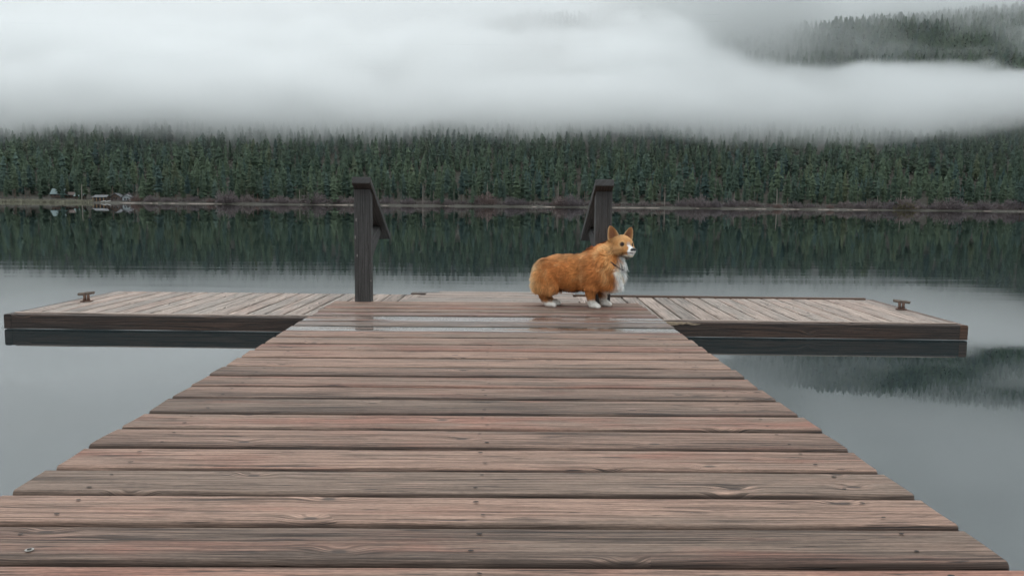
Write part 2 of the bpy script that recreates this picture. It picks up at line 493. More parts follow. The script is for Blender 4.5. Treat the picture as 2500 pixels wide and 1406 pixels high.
# ------------------------------------------------------------------ weathered timber
def timber(name, pale, grey, red, stain, redamt=1.0, stainamt=1.0, rough=0.72, bumpk=1.0, knots=1.0, wet=True, edgeamt=0.0):
    m, t, b = material(name)
    uv = t.n('ShaderNodeUVMap', uv_map='UVMap').outputs[0]
    U, Vv, _ = t.split(uv)
    rc = t.attr('rnd', 'Color'); r0, r1, r2 = t.split(rc)
    # knots: a few cells along the board, each bending the grain round it
    vor = t.n('ShaderNodeTexVoronoi', voronoi_dimensions='2D', feature='F1')
    t.put(vor.inputs['Vector'], t.xyz(t.mul(U, 4.2), t.mul(Vv, 9.5), 0)); vor.inputs['Scale'].default_value = 1.0
    kd = vor.outputs['Distance']; kc = t.split(vor.outputs['Color'])[0]
    pick = t.math('GREATER_THAN', kc, 1 - .24 * knots)
    ks = t.mul(t.step(kd, 0.0, 0.30, 1, 0), pick)
    kcore = t.mul(t.step(kd, 0.035, 0.075, 1, 0), pick)
    kring = t.mul(t.step(kd, 0.05, 0.14, 1, 0), pick)
    low = t.noise(t.xyz(t.mul(U, 1.1), t.mul(Vv, 7.0), 0), 1, 3, .55)
    mid = t.noise(t.xyz(t.mul(U, 3.0), t.mul(Vv, 22.0), 4.0), 1, 3, .6)
    phase = t.add(t.mul(Vv, 150.0), t.add(t.mul(low, 5.5), t.mul(ks, 2.5)))
    g1 = t.noise(t.xyz(t.mul(U, 2.4), phase, 7.0), 1, 3, .62)
    g2 = t.noise(t.xyz(t.mul(U, 9.0), t.mul(phase, 3.6), 2.0), 1, 2, .6)
    fuzz = t.noise(t.xyz(t.mul(U, 60.0), t.mul(Vv, 420.0), 1.0), 1, 2, .6)
    c = t.mix(t.step(t.add(low, t.mul(t.sub(r0, .5), .32)), .38, .62), pale, grey)
    redm = t.mul(t.step(t.add(t.noise(t.xyz(t.mul(U, 1.7), t.mul(Vv, 9.0), 11.0), 1, 3, .55), t.mul(t.sub(r1, .5), .25)), .52, .72), .75 * redamt)
    c = t.mix(redm, c, red)
    # bleached, feathery patches
    ble = t.mul(t.step(t.add(mid, t.mul(ks, .28)), .54, .74), t.step(g1, .40, .62))
    c = t.mix(t.mul(ble, .62), c, tuple(min(1, 1.55 * k) for k in pale))
    # long dark rot and algae stains
    st = t.noise(t.xyz(t.mul(U, .9), t.mul(Vv, 16.0), 21.0), 1, 4, .62)
    acr = t.attr('across')
    st = t.add(st, t.mul(t.step(acr, -.15, -.9, 0, .16), t.step(r2, .25, .75)))
    stm = t.step(t.add(st, t.mul(t.sub(r2, .5), .24)), .56, .72, 0, .85 * stainamt)
    c = t.mix(t.mul(stm, t.step(g1, .30, .62, 1, .45)), c, stain)
    gl = t.mul(t.step(g1, .36, .54, .54, 1.08), t.mul(t.step(g2, .36, .60, .68, 1.12), t.step(fuzz, .3, .7, .80, 1.16)))
    v = t.n('ShaderNodeVectorMath', operation='SCALE'); t.put(v.inputs[0], c); t.put(v.inputs['Scale'], gl)
    c = v.outputs[0]
    c = t.mix(t.mul(kring, .35), c, tuple(k * .7 for k in grey))
    c = t.mix(t.mul(kcore, .85), c, (0.060, 0.043, 0.036))
    # darker band along the worn edges of each board, broken up by noise
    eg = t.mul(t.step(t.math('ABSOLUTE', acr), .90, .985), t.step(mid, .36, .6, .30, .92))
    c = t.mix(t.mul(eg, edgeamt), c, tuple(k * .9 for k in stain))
    # drying cracks that follow the grain
    cr = t.noise(t.xyz(t.mul(U, 1.6), t.mul(phase, .55), 31.0), 1, 2, .5)
    crm = t.mul(t.step(t.math('ABSOLUTE', t.sub(cr, .5)), .006, .020, 1, 0), t.step(mid, .44, .54))
    c = t.mix(t.mul(crm, .85), c, (0.020, 0.014, 0.012))
    tone = t.step(r2, 0, 1, 1.07, .88, False)
    v = t.n('ShaderNodeVectorMath', operation='SCALE'); t.put(v.inputs[0], c); t.put(v.inputs['Scale'], tone)
    c = v.outputs[0]
    rgh = t.step(g1, .3, .7, rough + .12, rough - .06)
    if wet:
        w_ = t.attr('wet')
        wm = t.mul(w_, t.step(t.noise(t.xyz(t.mul(U, 1.5), t.mul(Vv, 14.0), 51.0), 1, 3, .5), .36, .50))
        c = t.mix(wm, c, t.mix(1.0, c, (.62, .6, .6), 'MULTIPLY'))
        rgh = t.add(t.mul(rgh, t.sub(1, wm)), t.mul(.07, wm))
        b.inputs['Coat Roughness'].default_value = .04
        t.put(b.inputs['Coat Weight'], t.mul(wm, .85))
    t.put(b.inputs['Base Color'], c)
    t.put(b.inputs['Roughness'], rgh)
    b.inputs['Specular IOR Level'].default_value = .42
    h = t.add(t.add(t.mul(g1, 1.0), t.mul(g2, .45)), t.add(t.mul(fuzz, .15), t.mul(crm, -1.2)))
    t.put(b.inputs['Normal'], t.bump(h, .55 * bumpk, .004))
    return m

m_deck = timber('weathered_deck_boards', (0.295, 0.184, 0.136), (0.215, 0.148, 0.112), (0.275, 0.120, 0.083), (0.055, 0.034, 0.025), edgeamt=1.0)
m_float = timber('weathered_float_boards', (0.405, 0.312, 0.260), (0.305, 0.253, 0.218), (0.36, 0.24, 0.19), (0.17, 0.13, 0.11), .7, .45, bumpk=.5)
m_fascia = timber('dark_wet_fascia', (0.125, 0.072, 0.048), (0.062, 0.040, 0.031), (0.125, 0.060, 0.036), (0.020, 0.015, 0.013), .8, 1.0, .5, .8, .9, False)
m_post = timber('dark_stained_post', (0.064, 0.060, 0.058), (0.047, 0.044, 0.043), (0.066, 0.055, 0.049), (0.026, 0.023, 0.022), .4, .7, .6, .5, .2, False)
m_screw = plain('rusty_screw_holes', (0.014, 0.011, 0.010), 0.8, 0.3, 60)
m_washer = plain('pale_washer', (0.27, 0.25, 0.225), 0.5, 0.1)
m_rust = plain('rusty_iron', (0.15, 0.115, 0.092), 0.8, 0.45, 45, 0.2)
m_rustred = plain('red_rusty_iron', (0.145, 0.085, 0.062), 0.85, 0.4, 60, 0.1)
m_chip = plain('splintered_raw_wood', (0.36, 0.27, 0.19), 0.9, 0.4, 60)

class Boards:
    """many boards gathered into one mesh with UVs in metres (u along the grain) and per-board random colours"""
    def __init__(s): s.V, s.F, s.UV, s.C, s.W, s.M, s.S, s.A = [], [], [], [], [], [], [], []
    def board(s, p0, p1, width, thick, up=Vector((0, 0, 1)), bev=.007, seg=28, wob=.002, lift=.0015, cup=.0, wet=0.0, ends=(0, 0), seed=None, tone=None):
        """from p0 to p1 along the middle of the upper face"""
        p0, p1 = Vector(p0), Vector(p1)
        d = (p1 - p0); L = d.length; d.normalize()
        sd_ = up.cross(d).normalized(); up = d.cross(sd_).normalized()
        sr = rng.random() * 90 if seed is None else seed
        c = tone or (rng.random(), rng.random(), rng.random())
        hw = width / 2
        prof = [(-hw, -thick), (-hw, -bev * 1.1)]
        for k in (1, 2, 3): a = math.pi / 2 * k / 4; prof.append((-hw + bev * (1 - math.cos(a)) , -bev * 1.1 * (1 - math.sin(a))))
        prof += [(-hw + bev, 0), (-hw * .5, cup), (0, cup * 1.3), (hw * .5, cup), (hw - bev, 0)]
        for k in (3, 2, 1): a = math.pi / 2 * k / 4; prof.append((hw - bev * (1 - math.cos(a)), -bev * 1.1 * (1 - math.sin(a))))
        prof += [(hw, -bev * 1.1), (hw, -thick)]
        n = len(prof)
        vv = [0.0]
        for i in range(1, n): vv.append(vv[-1] + math.hypot(prof[i][0] - prof[i-1][0], prof[i][1] - prof[i-1][1]))
        b0 = len(s.V)
        for j in range(seg + 1):
            f = j / seg; u = f * L
            o1 = wob * mnoise.noise((u * 2.6 + sr, sr, 0)) + wob * .7 * mnoise.noise((u * 11 + sr, sr, 3))
            o2 = wob * mnoise.noise((u * 2.6 + sr, sr, 7)) + wob * .7 * mnoise.noise((u * 11 + sr, sr, 9))
            z = lift * mnoise.noise((u * 1.3 + sr, sr, 17))
            for a, bb in prof:
                e = 0.0
                if j == 0: e = ends[0] * (a / hw)
                if j == seg: e = ends[1] * (a / hw)
                aa = a + (o1 if a < 0 else o2) * abs(a) / hw
                s.V.append(p0 + d * (u + e) + sd_ * aa + up * (bb + z))
        for j in range(seg):
            for i in range(n):
                i2 = (i + 1) % n
                f = (b0 + j * n + i, b0 + (j + 1) * n + i, b0 + (j + 1) * n + i2, b0 + j * n + i2)
                v1 = vv[i] ; v2 = vv[i2] if i2 else vv[-1] + width
                u1, u2 = j / seg * L, (j + 1) / seg * L
                s.F.append(f); s.UV += [(u1 + sr, v1 + sr * 1.7), (u2 + sr, v1 + sr * 1.7), (u2 + sr, v2 + sr * 1.7), (u1 + sr, v2 + sr * 1.7)]
                a1, a2 = prof[i][0] / hw, prof[i2][0] / hw
                s.A += [a1, a1, a2, a2]; s.C += [c] * 4; s.W += [wet] * 4; s.M.append(0); s.S.append(True)
        for j, rev in ((0, False), (seg, True)):
            f = [b0 + j * n + i for i in range(n)]
            if rev: f.reverse()
            s.F.append(tuple(f)); q = prof if not rev else prof[::-1]
            s.UV += [(a * .25 + sr, bb + sr) for a, bb in q]; s.A += [a / hw for a, _ in q]; s.C += [c] * n; s.W += [0] * n; s.M.append(0); s.S.append(False)
    def disc(s, p, r, mat, up=.0006, ang=0.0, sq=.5, n=8):
        """a small flat mark such as a screw hole, a fraction of a millimetre proud of the wood"""
        b0 = len(s.V)
        for i in range(n):
            a = 2 * math.pi * i / n
            x, y = r * math.cos(a), r * sq * math.sin(a)
            s.V.append(Vector((p[0] + x * math.cos(ang) - y * math.sin(ang), p[1] + x * math.sin(ang) + y * math.cos(ang), p[2] + up)))
        s.F.append(tuple(b0 + i for i in range(n)))
        s.UV += [(0, 0)] * n; s.A += [0] * n; s.C += [(0, 0, 0)] * n; s.W += [0] * n; s.M.append(mat); s.S.append(False)
    def build(s, name, mats, parent=None):
        me = mesh(name, s.V, s.F, mats, midx=s.M)
        uv = me.uv_layers.new(name='UVMap'); uv.data.foreach_set('uv', np.asarray(s.UV, dtype=np.float32).ravel())
        ca = me.attributes.new('rnd', 'FLOAT_COLOR', 'CORNER')
        ca.data.foreach_set('color', np.concatenate([np.asarray(s.C, np.float32), np.ones((len(s.C), 1), np.float32)], 1).ravel())
        wa = me.attributes.new('wet', 'FLOAT', 'CORNER'); wa.data.foreach_set('value', np.asarray(s.W, np.float32))
        aa_ = me.attributes.new('across', 'FLOAT', 'CORNER'); aa_.data.foreach_set('value', np.asarray(s.A, np.float32))
        me.polygons.foreach_set('use_smooth', np.asarray(s.S, dtype=bool))
        me.set_sharp_from_angle(angle=R(50))
        return link(name, me, parent)

# ------------------------------------------------------------------ the gangway the camera stands over
DECK = 0.115
gang = tag(empty('wooden_gangway', (0, 0, 0)), 'long reddish brown weathered plank gangway leading out to the floating platform', 'gangway')
edges = [4.577, 4.415, 4.253, 4.115, 3.977, 3.779, 3.628, 3.480, 3.316, 3.157, 3.013, 2.865, 2.702, 2.557, 2.403, 2.252,
         2.086, 1.940, 1.785, 1.634, 1.488, 1.341, 1.194, 1.043]
y = edges[-1]
while y > -1.4: y -= .149; edges.append(y)
bd = Boards()
for i in range(len(edges) - 1):
    y1, y0 = edges[i], edges[i + 1]
    gap = rng.uniform(.0145, .0185) + (.006 if i == 22 else 0)
    yc, wd = (y0 + y1) / 2, (y1 - y0) - gap
    sk = .006 * min(1, max(0, (4.2 - yc) / 2.5))
    xl, xr = -.920 + rng.uniform(-.003, .003), .812 + rng.uniform(-.004, .004)
    wet = {4: .95, 6: 1.0, 5: .25, 3: .2}.get(i, 0.0)
    tone = None
    if i in (9, 13): tone = (.35, .95, .55)
    if i in (12, 15): tone = (.6, .4, .98)
    if i == 19: tone = (.95, .05, .45)
    bd.board((xl, yc + sk, DECK + rng.uniform(-.0007, .0007)), (xr, yc - sk, DECK + rng.uniform(-.0007, .0007)), wd, .038,
             bev=rng.uniform(.008, .011), seg=36, wob=.0022, lift=.0010, cup=rng.uniform(-.001, .0012), wet=wet,
             ends=(rng.uniform(-.004, .004), rng.uniform(-.004, .004)), tone=tone)
    for sx in (-.775, -.028, .685):
        for q in (-.27, .25):
            p = (sx + rng.uniform(-.012, .012), yc + q * wd + rng.uniform(-.006, .006), DECK + .0012)
            bd.disc(p, rng.uniform(.0042, .0062), 1, .0012, rng.uniform(-.3, .3), .55)
bd.disc((-.735, 1.235, DECK + .0012), .0068, 2, .0016, 0, 1, 12); bd.disc((-.735, 1.235, DECK + .0012), .0036, 1, .0024, 0, 1, 10)
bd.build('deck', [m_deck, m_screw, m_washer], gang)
for x in (-.78, -.03, .69):
    bs = Boards(); bs.board((x, -1.4, DECK - .042), (x, 4.52, DECK - .042), .045, .12, bev=.003, seg=10)
    bs.build('stringer', [m_fascia], gang)
hb = Boards(); hb.board((-.055, -1.4, DECK - .048), (-.055, 4.50, DECK - .048), 1.56, .20, bev=.012, seg=12, wob=.001)  # unseen dark box added under the deck to keep light out of the gaps
m_blocker = plain('black_light_blocker', (.016, .015, .014), .8, .3, 8)
hb.build('deck_light_blocker', [m_blocker], gang)

# ------------------------------------------------------------------ the floating platform across its end
TOP = 0.085
def rot(p, a, c=(0.0, 4.6)):
    x, y = p[0] - c[0], p[1] - c[1]
    return (c[0] + x * math.cos(a) - y * math.sin(a), c[1] + x * math.sin(a) + y * math.cos(a))
YAW = -0.036
flo = tag(empty('floating_platform', (-.057, 4.652, 0), YAW), 'low floating swim platform of pale boards lying crosswise behind the gangway', 'platform')
X0, X1, Y0, Y1 = -2.435, 2.435, -.525, .520
fb = Boards()
pitch = .0985
n = int(round((X1 - X0) / pitch)); pitch = (X1 - X0) / n
for i in range(n):
    xc = X0 + (i + .5) * pitch
    ya, yb = Y0 + .004, Y1 - .004
    if -.47 < xc < .57: yb = -.02                          # the middle is closed with three long boards
    fb.board((xc, ya, TOP + rng.uniform(-.0012, .0012)), (xc, yb + rng.uniform(-.006, .006), TOP + rng.uniform(-.0012, .0012)), pitch - rng.uniform(.008, .0125), .03,
             bev=.004, seg=12, wob=.0012, lift=.0012)
for k in range(5):
    yk = .03 + k * .125 + .055
    fb.board((-.50 + rng.uniform(-.03, .03) + (.04 * k), yk, TOP + .012), (.545 + rng.uniform(-.02, .02), yk, TOP + .012), .118, .042, bev=.007, seg=16, wob=.003, lift=.002)
fb.build('deck', [m_float, m_screw, m_washer], flo)
def fascia(p0, p1, h, z, name='fascia', mat=m_fascia, th=.04, seed=None, bev=.008):
    f_ = Boards(); f_.board((p0[0], p0[1], z), (p1[0], p1[1], z), th, h, bev=bev, seg=40, wob=.0018, lift=.001, seed=seed)
    return f_.build(name, [mat, m_screw, m_washer], flo)
fascia((X0, Y0 - .022), (X1, Y0 - .022), .34, TOP - .003, seed=3.0)
fascia((X0, Y1 + .022), (X1, Y1 + .022), .34, TOP - .003, seed=5.0)
fascia((X0 - .021, Y0 - .042), (X0 - .021, Y1 + .042), .34, TOP - .003, 'end_board', seed=7.0)
fascia((X1 + .021, Y0 - .042), (X1 + .021, Y1 + .042), .34, TOP - .003, 'end_board', seed=9.0)
cb_ = Boards(); cb_.board((X0, Y0 - .004, TOP + .004), (X1, Y0 - .004, TOP + .004), .030, .012, bev=.003, seg=40, wob=.001, tone=(.2, .2, .6))
cb_.build('edge_strip', [m_float, m_screw, m_washer], flo)
kb = Boards(); kb.board((-.02, Y1 + .004, TOP + .012), (X1 - .03, Y1 + .004, TOP + .012), .034, .03, bev=.004, seg=40, wob=.002, lift=.002)
kb.build('kick_board', [m_fascia, m_screw, m_washer], flo)
hd = Boards(); hd.board((-.52, Y1 + .07, TOP + .006), (.58, Y1 + .07, TOP + .006), .09, .05, bev=.006, seg=16, wob=.003, tone=(.9, .2, .1))
hd.build('ladder_sill', [m_fascia, m_screw, m_washer], flo)
# splintered bite out of the right front edge
V, F = [], []
g = np.random.default_rng(5)
for k in range(46):
    x = .98 + g.normal(0, .055); z = TOP - .002 - abs(g.normal(0, .008)); l = g.uniform(.012, .05)
    b0 = len(V); V += [(x - l, Y0 - .0445, z), (x + l, Y0 - .0445, z + g.uniform(-.004, .004)), (x + g.uniform(-.02, .02), Y0 - .0475, z - g.uniform(.002, .007))]
    F.append((b0, b0 + 1, b0 + 2))
link('splintered_edge', mesh('splintered_edge', V, F, [m_chip]), flo)

# thin rim where the lake climbs the wet wood
V, F = [], []
for i in range(41):
    x = X0 - .04 + (X1 - X0 + .08) * i / 40
    q = .0015 * mnoise.noise((x * 5, 0, 0))
    for dy, dz in ((-.016, .0005), (-.009, .0016), (-.0045, .0040), (-.0005, .0075 + q)):
        px_, py_ = x, Y0 - .0425 + dy
        c_, s_ = math.cos(YAW), math.sin(YAW)
        V.append((-.057 + px_ * c_ - py_ * s_, 4.652 + px_ * s_ + py_ * c_, dz))
for i in range(40):
    for k in range(3): F.append((4 * i + k, 4 * (i + 1) + k, 4 * (i + 1) + k + 1, 4 * i + k + 1))
tag(link('water_rim', mesh('water_rim', V, F, [m_water], True)), kind='structure')

# ------------------------------------------------------------------ handrails with diagonal braces
def prism(name, pts, w0, w1, mat, parent, bev=.004):
    """an outline in the YZ plane given a thickness from x = w0 to w1"""
    bm = bmesh.new()
    A = [bm.verts.new((w0, p[0], p[1])) for p in pts]
    B = [bm.verts.new((w1, p[0], p[1])) for p in pts]
    bm.faces.new(A); bm.faces.new(B[::-1])
    n = len(pts)
    for i in range(n): bm.faces.new((A[i], B[i], B[(i + 1) % n], A[(i + 1) % n]))
    bmesh.ops.recalc_face_normals(bm, faces=bm.faces)
    if bev: bmesh.ops.bevel(bm, geom=list(bm.edges), offset=bev, segments=2, affect='EDGES', profile=.6)
    me = bpy.data.meshes.new(name); bm.to_mesh(me); bm.free()
    uv = me.uv_layers.new(name='UVMap')
    dmax = max(range(n), key=lambda i: (Vector(pts[i]) - Vector(pts[(i + 1) % n])).length)
    ax = (Vector(pts[(dmax + 1) % n]) - Vector(pts[dmax])).normalized()
    r0 = rng.random() * 40
    for l in me.loops:
        co = me.vertices[l.vertex_index].co
        u = co.y * ax.x + co.z * ax.y; v = co.x + (-co.y * ax.y + co.z * ax.x)
        uv.data[l.index].uv = (u + r0, v + r0)
    ca = me.attributes.new('rnd', 'FLOAT_COLOR', 'CORNER')
    ca.data.foreach_set('color', np.tile(np.array([.5, .4, .5, 1], np.float32), len(me.loops)))
    me.materials.append(mat); me.update()
    return link(name, me, parent)

def handrail(x, y, yaw, out, label):
    o = tag(empty('handrail', (x, y, DECK), yaw), label, 'handrail', 'handrails by the swim ladder')
    h = .634
    prism('post', [(-.046, -.13), (.046, -.13), (.046, h - .03), (-.046, h)], -.046, .046, m_post, o, .004)
    # capping rail that falls away towards the water
    y0, z0, y1, z1 = -.115, .664, .80, .318
    dx, dz = y1 - y0, z1 - z0; L = math.hypot(dx, dz); nx, nz = -dz / L * .038, dx / L * .038
    prism('rail', [(y0, z0 - .002), (y1, z1), (y1 + nx * .9, z1 + nz), (y0 + .01, z0 + .036)], -.052 + out * .006, .052 + out * .006, m_post, o, .006)
    # brace from the post up to the rail, on the outer side
    prism('brace', [(.048, .18), (.048, .30), (.56, .415), (.66, .372)], -.020, .020, m_post, o, .003)
    return o
handrail(-.757, 4.585, R(1.0), 1, 'dark handrail post with sloping top rail at the left end of the gangway')
handrail(.602, 4.575, R(-1.2), -1, 'dark handrail post with sloping top rail standing behind the dog')
V, F = [], []
for (px_, pz_, l) in ((-.034, .462, .011), (-.040, .365, .012), (-.030, .262, .009), (.046, .12, .006)):   # pale chips on the left post
    b0 = len(V)
    for k in range(6):
        a = k * math.pi / 3
        V.append((-.757 + px_ + .0026 * math.cos(a), 4.5385, DECK + pz_ + l * math.sin(a)))
    F.append(tuple(b0 + k for k in range(6)))
lp = [o for o in col.objects if o.name == 'handrail'][0]
chip = link('paint_chips', mesh('paint_chips', [(v[0] + .757, v[1] - 4.585 - .0008, v[2] - DECK) for v in V], F, [m_washer]), lp)

# ------------------------------------------------------------------ mooring cleats
def tube(path, r, n=10):
    V, F = [], []
    P = [Vector(p) for p in path]
    for i, p in enumerate(P):
        d = (P[min(i + 1, len(P) - 1)] - P[max(i - 1, 0)]).normalized()
        a = d.orthogonal().normalized() if abs(d.z) < .9 else Vector((1, 0, 0)); bb = d.cross(a)
        rr = r[i] if isinstance(r, (list, tuple)) else r
        for k in range(n):
            an = 2 * math.pi * k / n
            V.append(p + a * rr * math.cos(an) + bb * rr * math.sin(an))
    for i in range(len(P) - 1):
        for k in range(n): F.append((i * n + k, i * n + (k + 1) % n, (i + 1) * n + (k + 1) % n, (i + 1) * n + k))
    F.append(tuple(range(n))[::-1]); F.append(tuple((len(P) - 1) * n + k for k in range(n)))
    return V, F

def cleat(x, y, yaw, tilt, label):
    o = tag(empty('mooring_cleat', (x, y, TOP), yaw), label, 'cleat', 'rusty mooring cleats')
    o.scale = (.72, .72, .78)
    bm = bmesh.new(); bmesh.ops.create_cube(bm, size=1); bmesh.ops.scale(bm, vec=(.085, .062, .006), verts=bm.verts); bmesh.ops.translate(bm, vec=(0, 0, .0045), verts=bm.verts)
    bmesh.ops.bevel(bm, geom=list(bm.edges), offset=.002, segments=2, affect='EDGES')
    me = bpy.data.meshes.new('base_plate'); bm.to_mesh(me); bm.free(); me.materials.append(m_rustred); link('base_plate', me, o)
    V, F = [], []
    for sx in (-.014, .014):
        v, f = tube([(sx, 0, .007), (sx * .95, 0, .03), (sx, 0, .054)], [.0145, .011, .0125]); b0 = len(V); V += v; F += [tuple(i + b0 for i in q) for q in f]
    link('stem', mesh('stem', V, F, [m_rustred], True), o)
    v, f = tube([(-.064, 0, .060 - tilt), (-.06, 0, .061 - tilt), (-.02, 0, .061 - tilt * .3), (.02, 0, .061 + tilt * .3), (.06, 0, .061 + tilt), (.064, 0, .060 + tilt)], [.007, .0105, .0112, .0112, .0105, .007])
    link('horn', mesh('horn', v, F and f, [m_rust], True), o)
cleat(-2.39, 4.70, R(10), .006, 'small rusty iron mooring cleat on the left end of the floating platform')
cleat(2.352, 4.59, R(-25), -.004, 'small rusty iron mooring cleat on the right end of the floating platform')
# ------------------------------------------------------------------ the corgi
DOG_LOC, DOG_YAW = Vector((0.437, 4.392, DECK)), R(-12)
dog = tag(empty('corgi', DOG_LOC, DOG_YAW), 'orange and white corgi standing at the end of the gangway, looking out to the right', 'dog')
HEAD_C = Vector((0.246, -0.016, 0.339))
HEAD_M = Matrix.Rotation(R(-54), 3, 'Z') @ Matrix.Rotation(R(0), 3, 'Y') @ Matrix.Rotation(R(-3), 3, 'X')
HP = lambda f, s, u: HEAD_C + HEAD_M @ Vector((f, s, u))

bm = bmesh.new()
def ell(c, r, rot_=None):
    m = Matrix.Translation(c) @ (rot_.to_4x4() if rot_ is not None else Matrix.Identity(4)) @ Matrix.Diagonal((*r, 1))
    bmesh.ops.create_icosphere(bm, subdivisions=3, radius=1.0, matrix=m)
def cap(p, q, r0, r1):
    p, q = Vector(p), Vector(q)
    for i in range(9):
        f = i / 8
        bmesh.ops.create_icosphere(bm, subdivisions=2, radius=r0 + (r1 - r0) * f, matrix=Matrix.Translation(p.lerp(q, f)))
def chain(pts):
    for a, b in zip(pts[:-1], pts[1:]): cap(a[:3], b[:3], a[3], b[3])
# trunk
ell((.085, 0, .190), (.150, .096, .106))
ell((-.03, 0, .190), (.165, .090, .098))
ell((-.145, 0, .178), (.100, .089, .090)); ell((-.085, 0, .190), (.130, .091, .096)); ell((.03, 0, .193), (.13, .093, .099))
ell((-.190, 0, .160), (.055, .070, .074))
ell((.166, 0, .174), (.086, .076, .098), Matrix.Rotation(R(12), 3, 'Y'))
ell((.190, -.004, .240), (.058, .062, .080), Matrix.Rotation(R(20), 3, 'Y'))
chain([(.075, 0, .215, .092), (.155, -.002, .264, .076), (.218, -.010, .318, .060)])
ell((.216, -.012, .275), (.042, .048, .042))
# hind legs
for s in (-1, 1):
    dx = 0 if s < 0 else .012
    ell((-.160, .050 * s, .145), (.082, .048, .090), Matrix.Rotation(R(-8), 3, 'Y'))
    chain([(-.125 + dx, .054 * s, .115, .040), (-.156 + dx, .053 * s, .092, .031), (-.180 + dx, .050 * s, .068, .0205), (-.168 + dx, .049 * s, .040, .0170), (-.150 + dx, .048 * s, .019, .0165)])
    ell((-.136 + dx, .048 * s, .015), (.034, .022, .0165))
    for k in (-1.5, -.5, .5, 1.5): ell((-.109 + dx - abs(k) * .003, (.048 * s) + k * .0095, .010), (.0125, .0062, .0105))
# front legs
for s, x0 in ((-1, .088), (1, .142)):
    y_ = .056 * s if s < 0 else .066
    ell((x0 + .005, y_ * .92, .150), (.052, .036, .062))
    chain([(x0 + .004, y_, .120, .036), (x0 - .002, y_, .085, .027), (x0 + .002, y_ * .98, .050, .0215), (x0 + .006, y_ * .96, .020, .0190)])
    ell((x0 + .018, y_ * .97, .016), (.031, .0215, .0165))
    for k in (-1.5, -.5, .5, 1.5): ell((x0 + .044 - abs(k) * .0035, y_ * .97 + k * .0102, .0105), (.0135, .0066, .011))
# head
ell(HP(-.002, 0, .002), (.068, .061, .054), HEAD_M)
ell(HP(.030, 0, .012), (.036, .042, .030), HEAD_M)
for s in (-1, 1):
    ell(HP(.006, .036 * s, -.022), (.050, .033, .037), HEAD_M)
    ell(HP(.038, .026 * s, .019), (.017, .015, .011), HEAD_M)
    ell(HP(.089, .010 * s, -.028), (.024, .0135, .0155), HEAD_M)
for i in range(8):
    f = i / 7
    ell(HP(.044 + .058 * f, 0, -.014 - .008 * f), (.026, .031 - .013 * f, .027 - .0095 * f), HEAD_M)
    ell(HP(.034 + .058 * f, 0, -.037 - .008 * f), (.022, .024 - .012 * f, .017 - .006 * f), HEAD_M)
# ears: cupped upright shells
ear_pts = []
for s in (-1, 1):
    base = Vector((-.012, .042 * s, .032)); up_ = Vector((-.08, .34 * s, 1)).normalized()
    face = Vector((1.0, .12 * s, 0)); face = (face - up_ * face.dot(up_)).normalized(); acr = up_.cross(face) * s
    nv, nw = 13, 9
    grid = {}
    for side in (0, 1):
        for i in range(nv):
            v = i / (nv - 1)
            wd = .0365 * (1 - v ** 2.1) ** .62 * (1 - .16 * v) + .0008
            for j in range(nw):
                q = j / (nw - 1) * 2 - 1
                cup = -.017 * (1 - q * q) * (1 - .75 * v)
                th = .0060 * (1 - .35 * v)
                p = base + up_ * (v * .079) + acr * (q * wd) + face * (cup + (-th if side else 0)) + acr * (.004 * v * v)
                grid[side, i, j] = bm.verts.new(HP(*p))
    for i in range(nv - 1):
        for j in range(nw - 1):
            bm.faces.new([grid[0, a, b] for a, b in ((i, j), (i, j + 1), (i + 1, j + 1), (i + 1, j))])
            bm.faces.new([grid[1, a, b] for a, b in ((i, j), (i + 1, j), (i + 1, j + 1), (i, j + 1))])
    ring = [(0, j) for j in range(nw)] + [(i, nw - 1) for i in range(1, nv)] + [(nv - 1, j) for j in range(nw - 2, -1, -1)] + [(i, 0) for i in range(nv - 2, 0, -1)]
    for k in range(len(ring)):
        a, b = ring[k], ring[(k + 1) % len(ring)]
        try: bm.faces.new([grid[0, a[0], a[1]], grid[1, a[0], a[1]], grid[1, b[0], b[1]], grid[0, b[0], b[1]]])
        except ValueError: pass
    ear_pts.append((base, up_, face, acr))
bmesh.ops.recalc_face_normals(bm, faces=bm.faces)
me0 = bpy.data.meshes.new('body'); bm.to_mesh(me0); bm.free()
body = link('body', me0)
m1 = body.modifiers.new('union', 'REMESH'); m1.mode = 'VOXEL'; m1.voxel_size = .0030
m2 = body.modifiers.new('soften', 'SMOOTH'); m2.factor = .5; m2.iterations = 20
dg = bpy.context.evaluated_depsgraph_get()
meb = bpy.data.meshes.new_from_object(body.evaluated_get(dg))
body.modifiers.clear(); body.data = meb; body.parent = dog
bpy.data.meshes.remove(me0)
nv_ = len(meb.vertices)
P = np.empty(nv_ * 3, np.float32); meb.vertices.foreach_get('co', P); P = P.reshape(-1, 3)
meb.polygons.foreach_set('use_smooth', np.ones(len(meb.polygons), dtype=bool))
Nn = np.empty(nv_ * 3, np.float32); meb.vertex_normals.foreach_get('vector', Nn); Nn = Nn.reshape(-1, 3)
Hm = np.array(HEAD_M)
def head_co(P): return (P - np.array(HEAD_C)) @ Hm

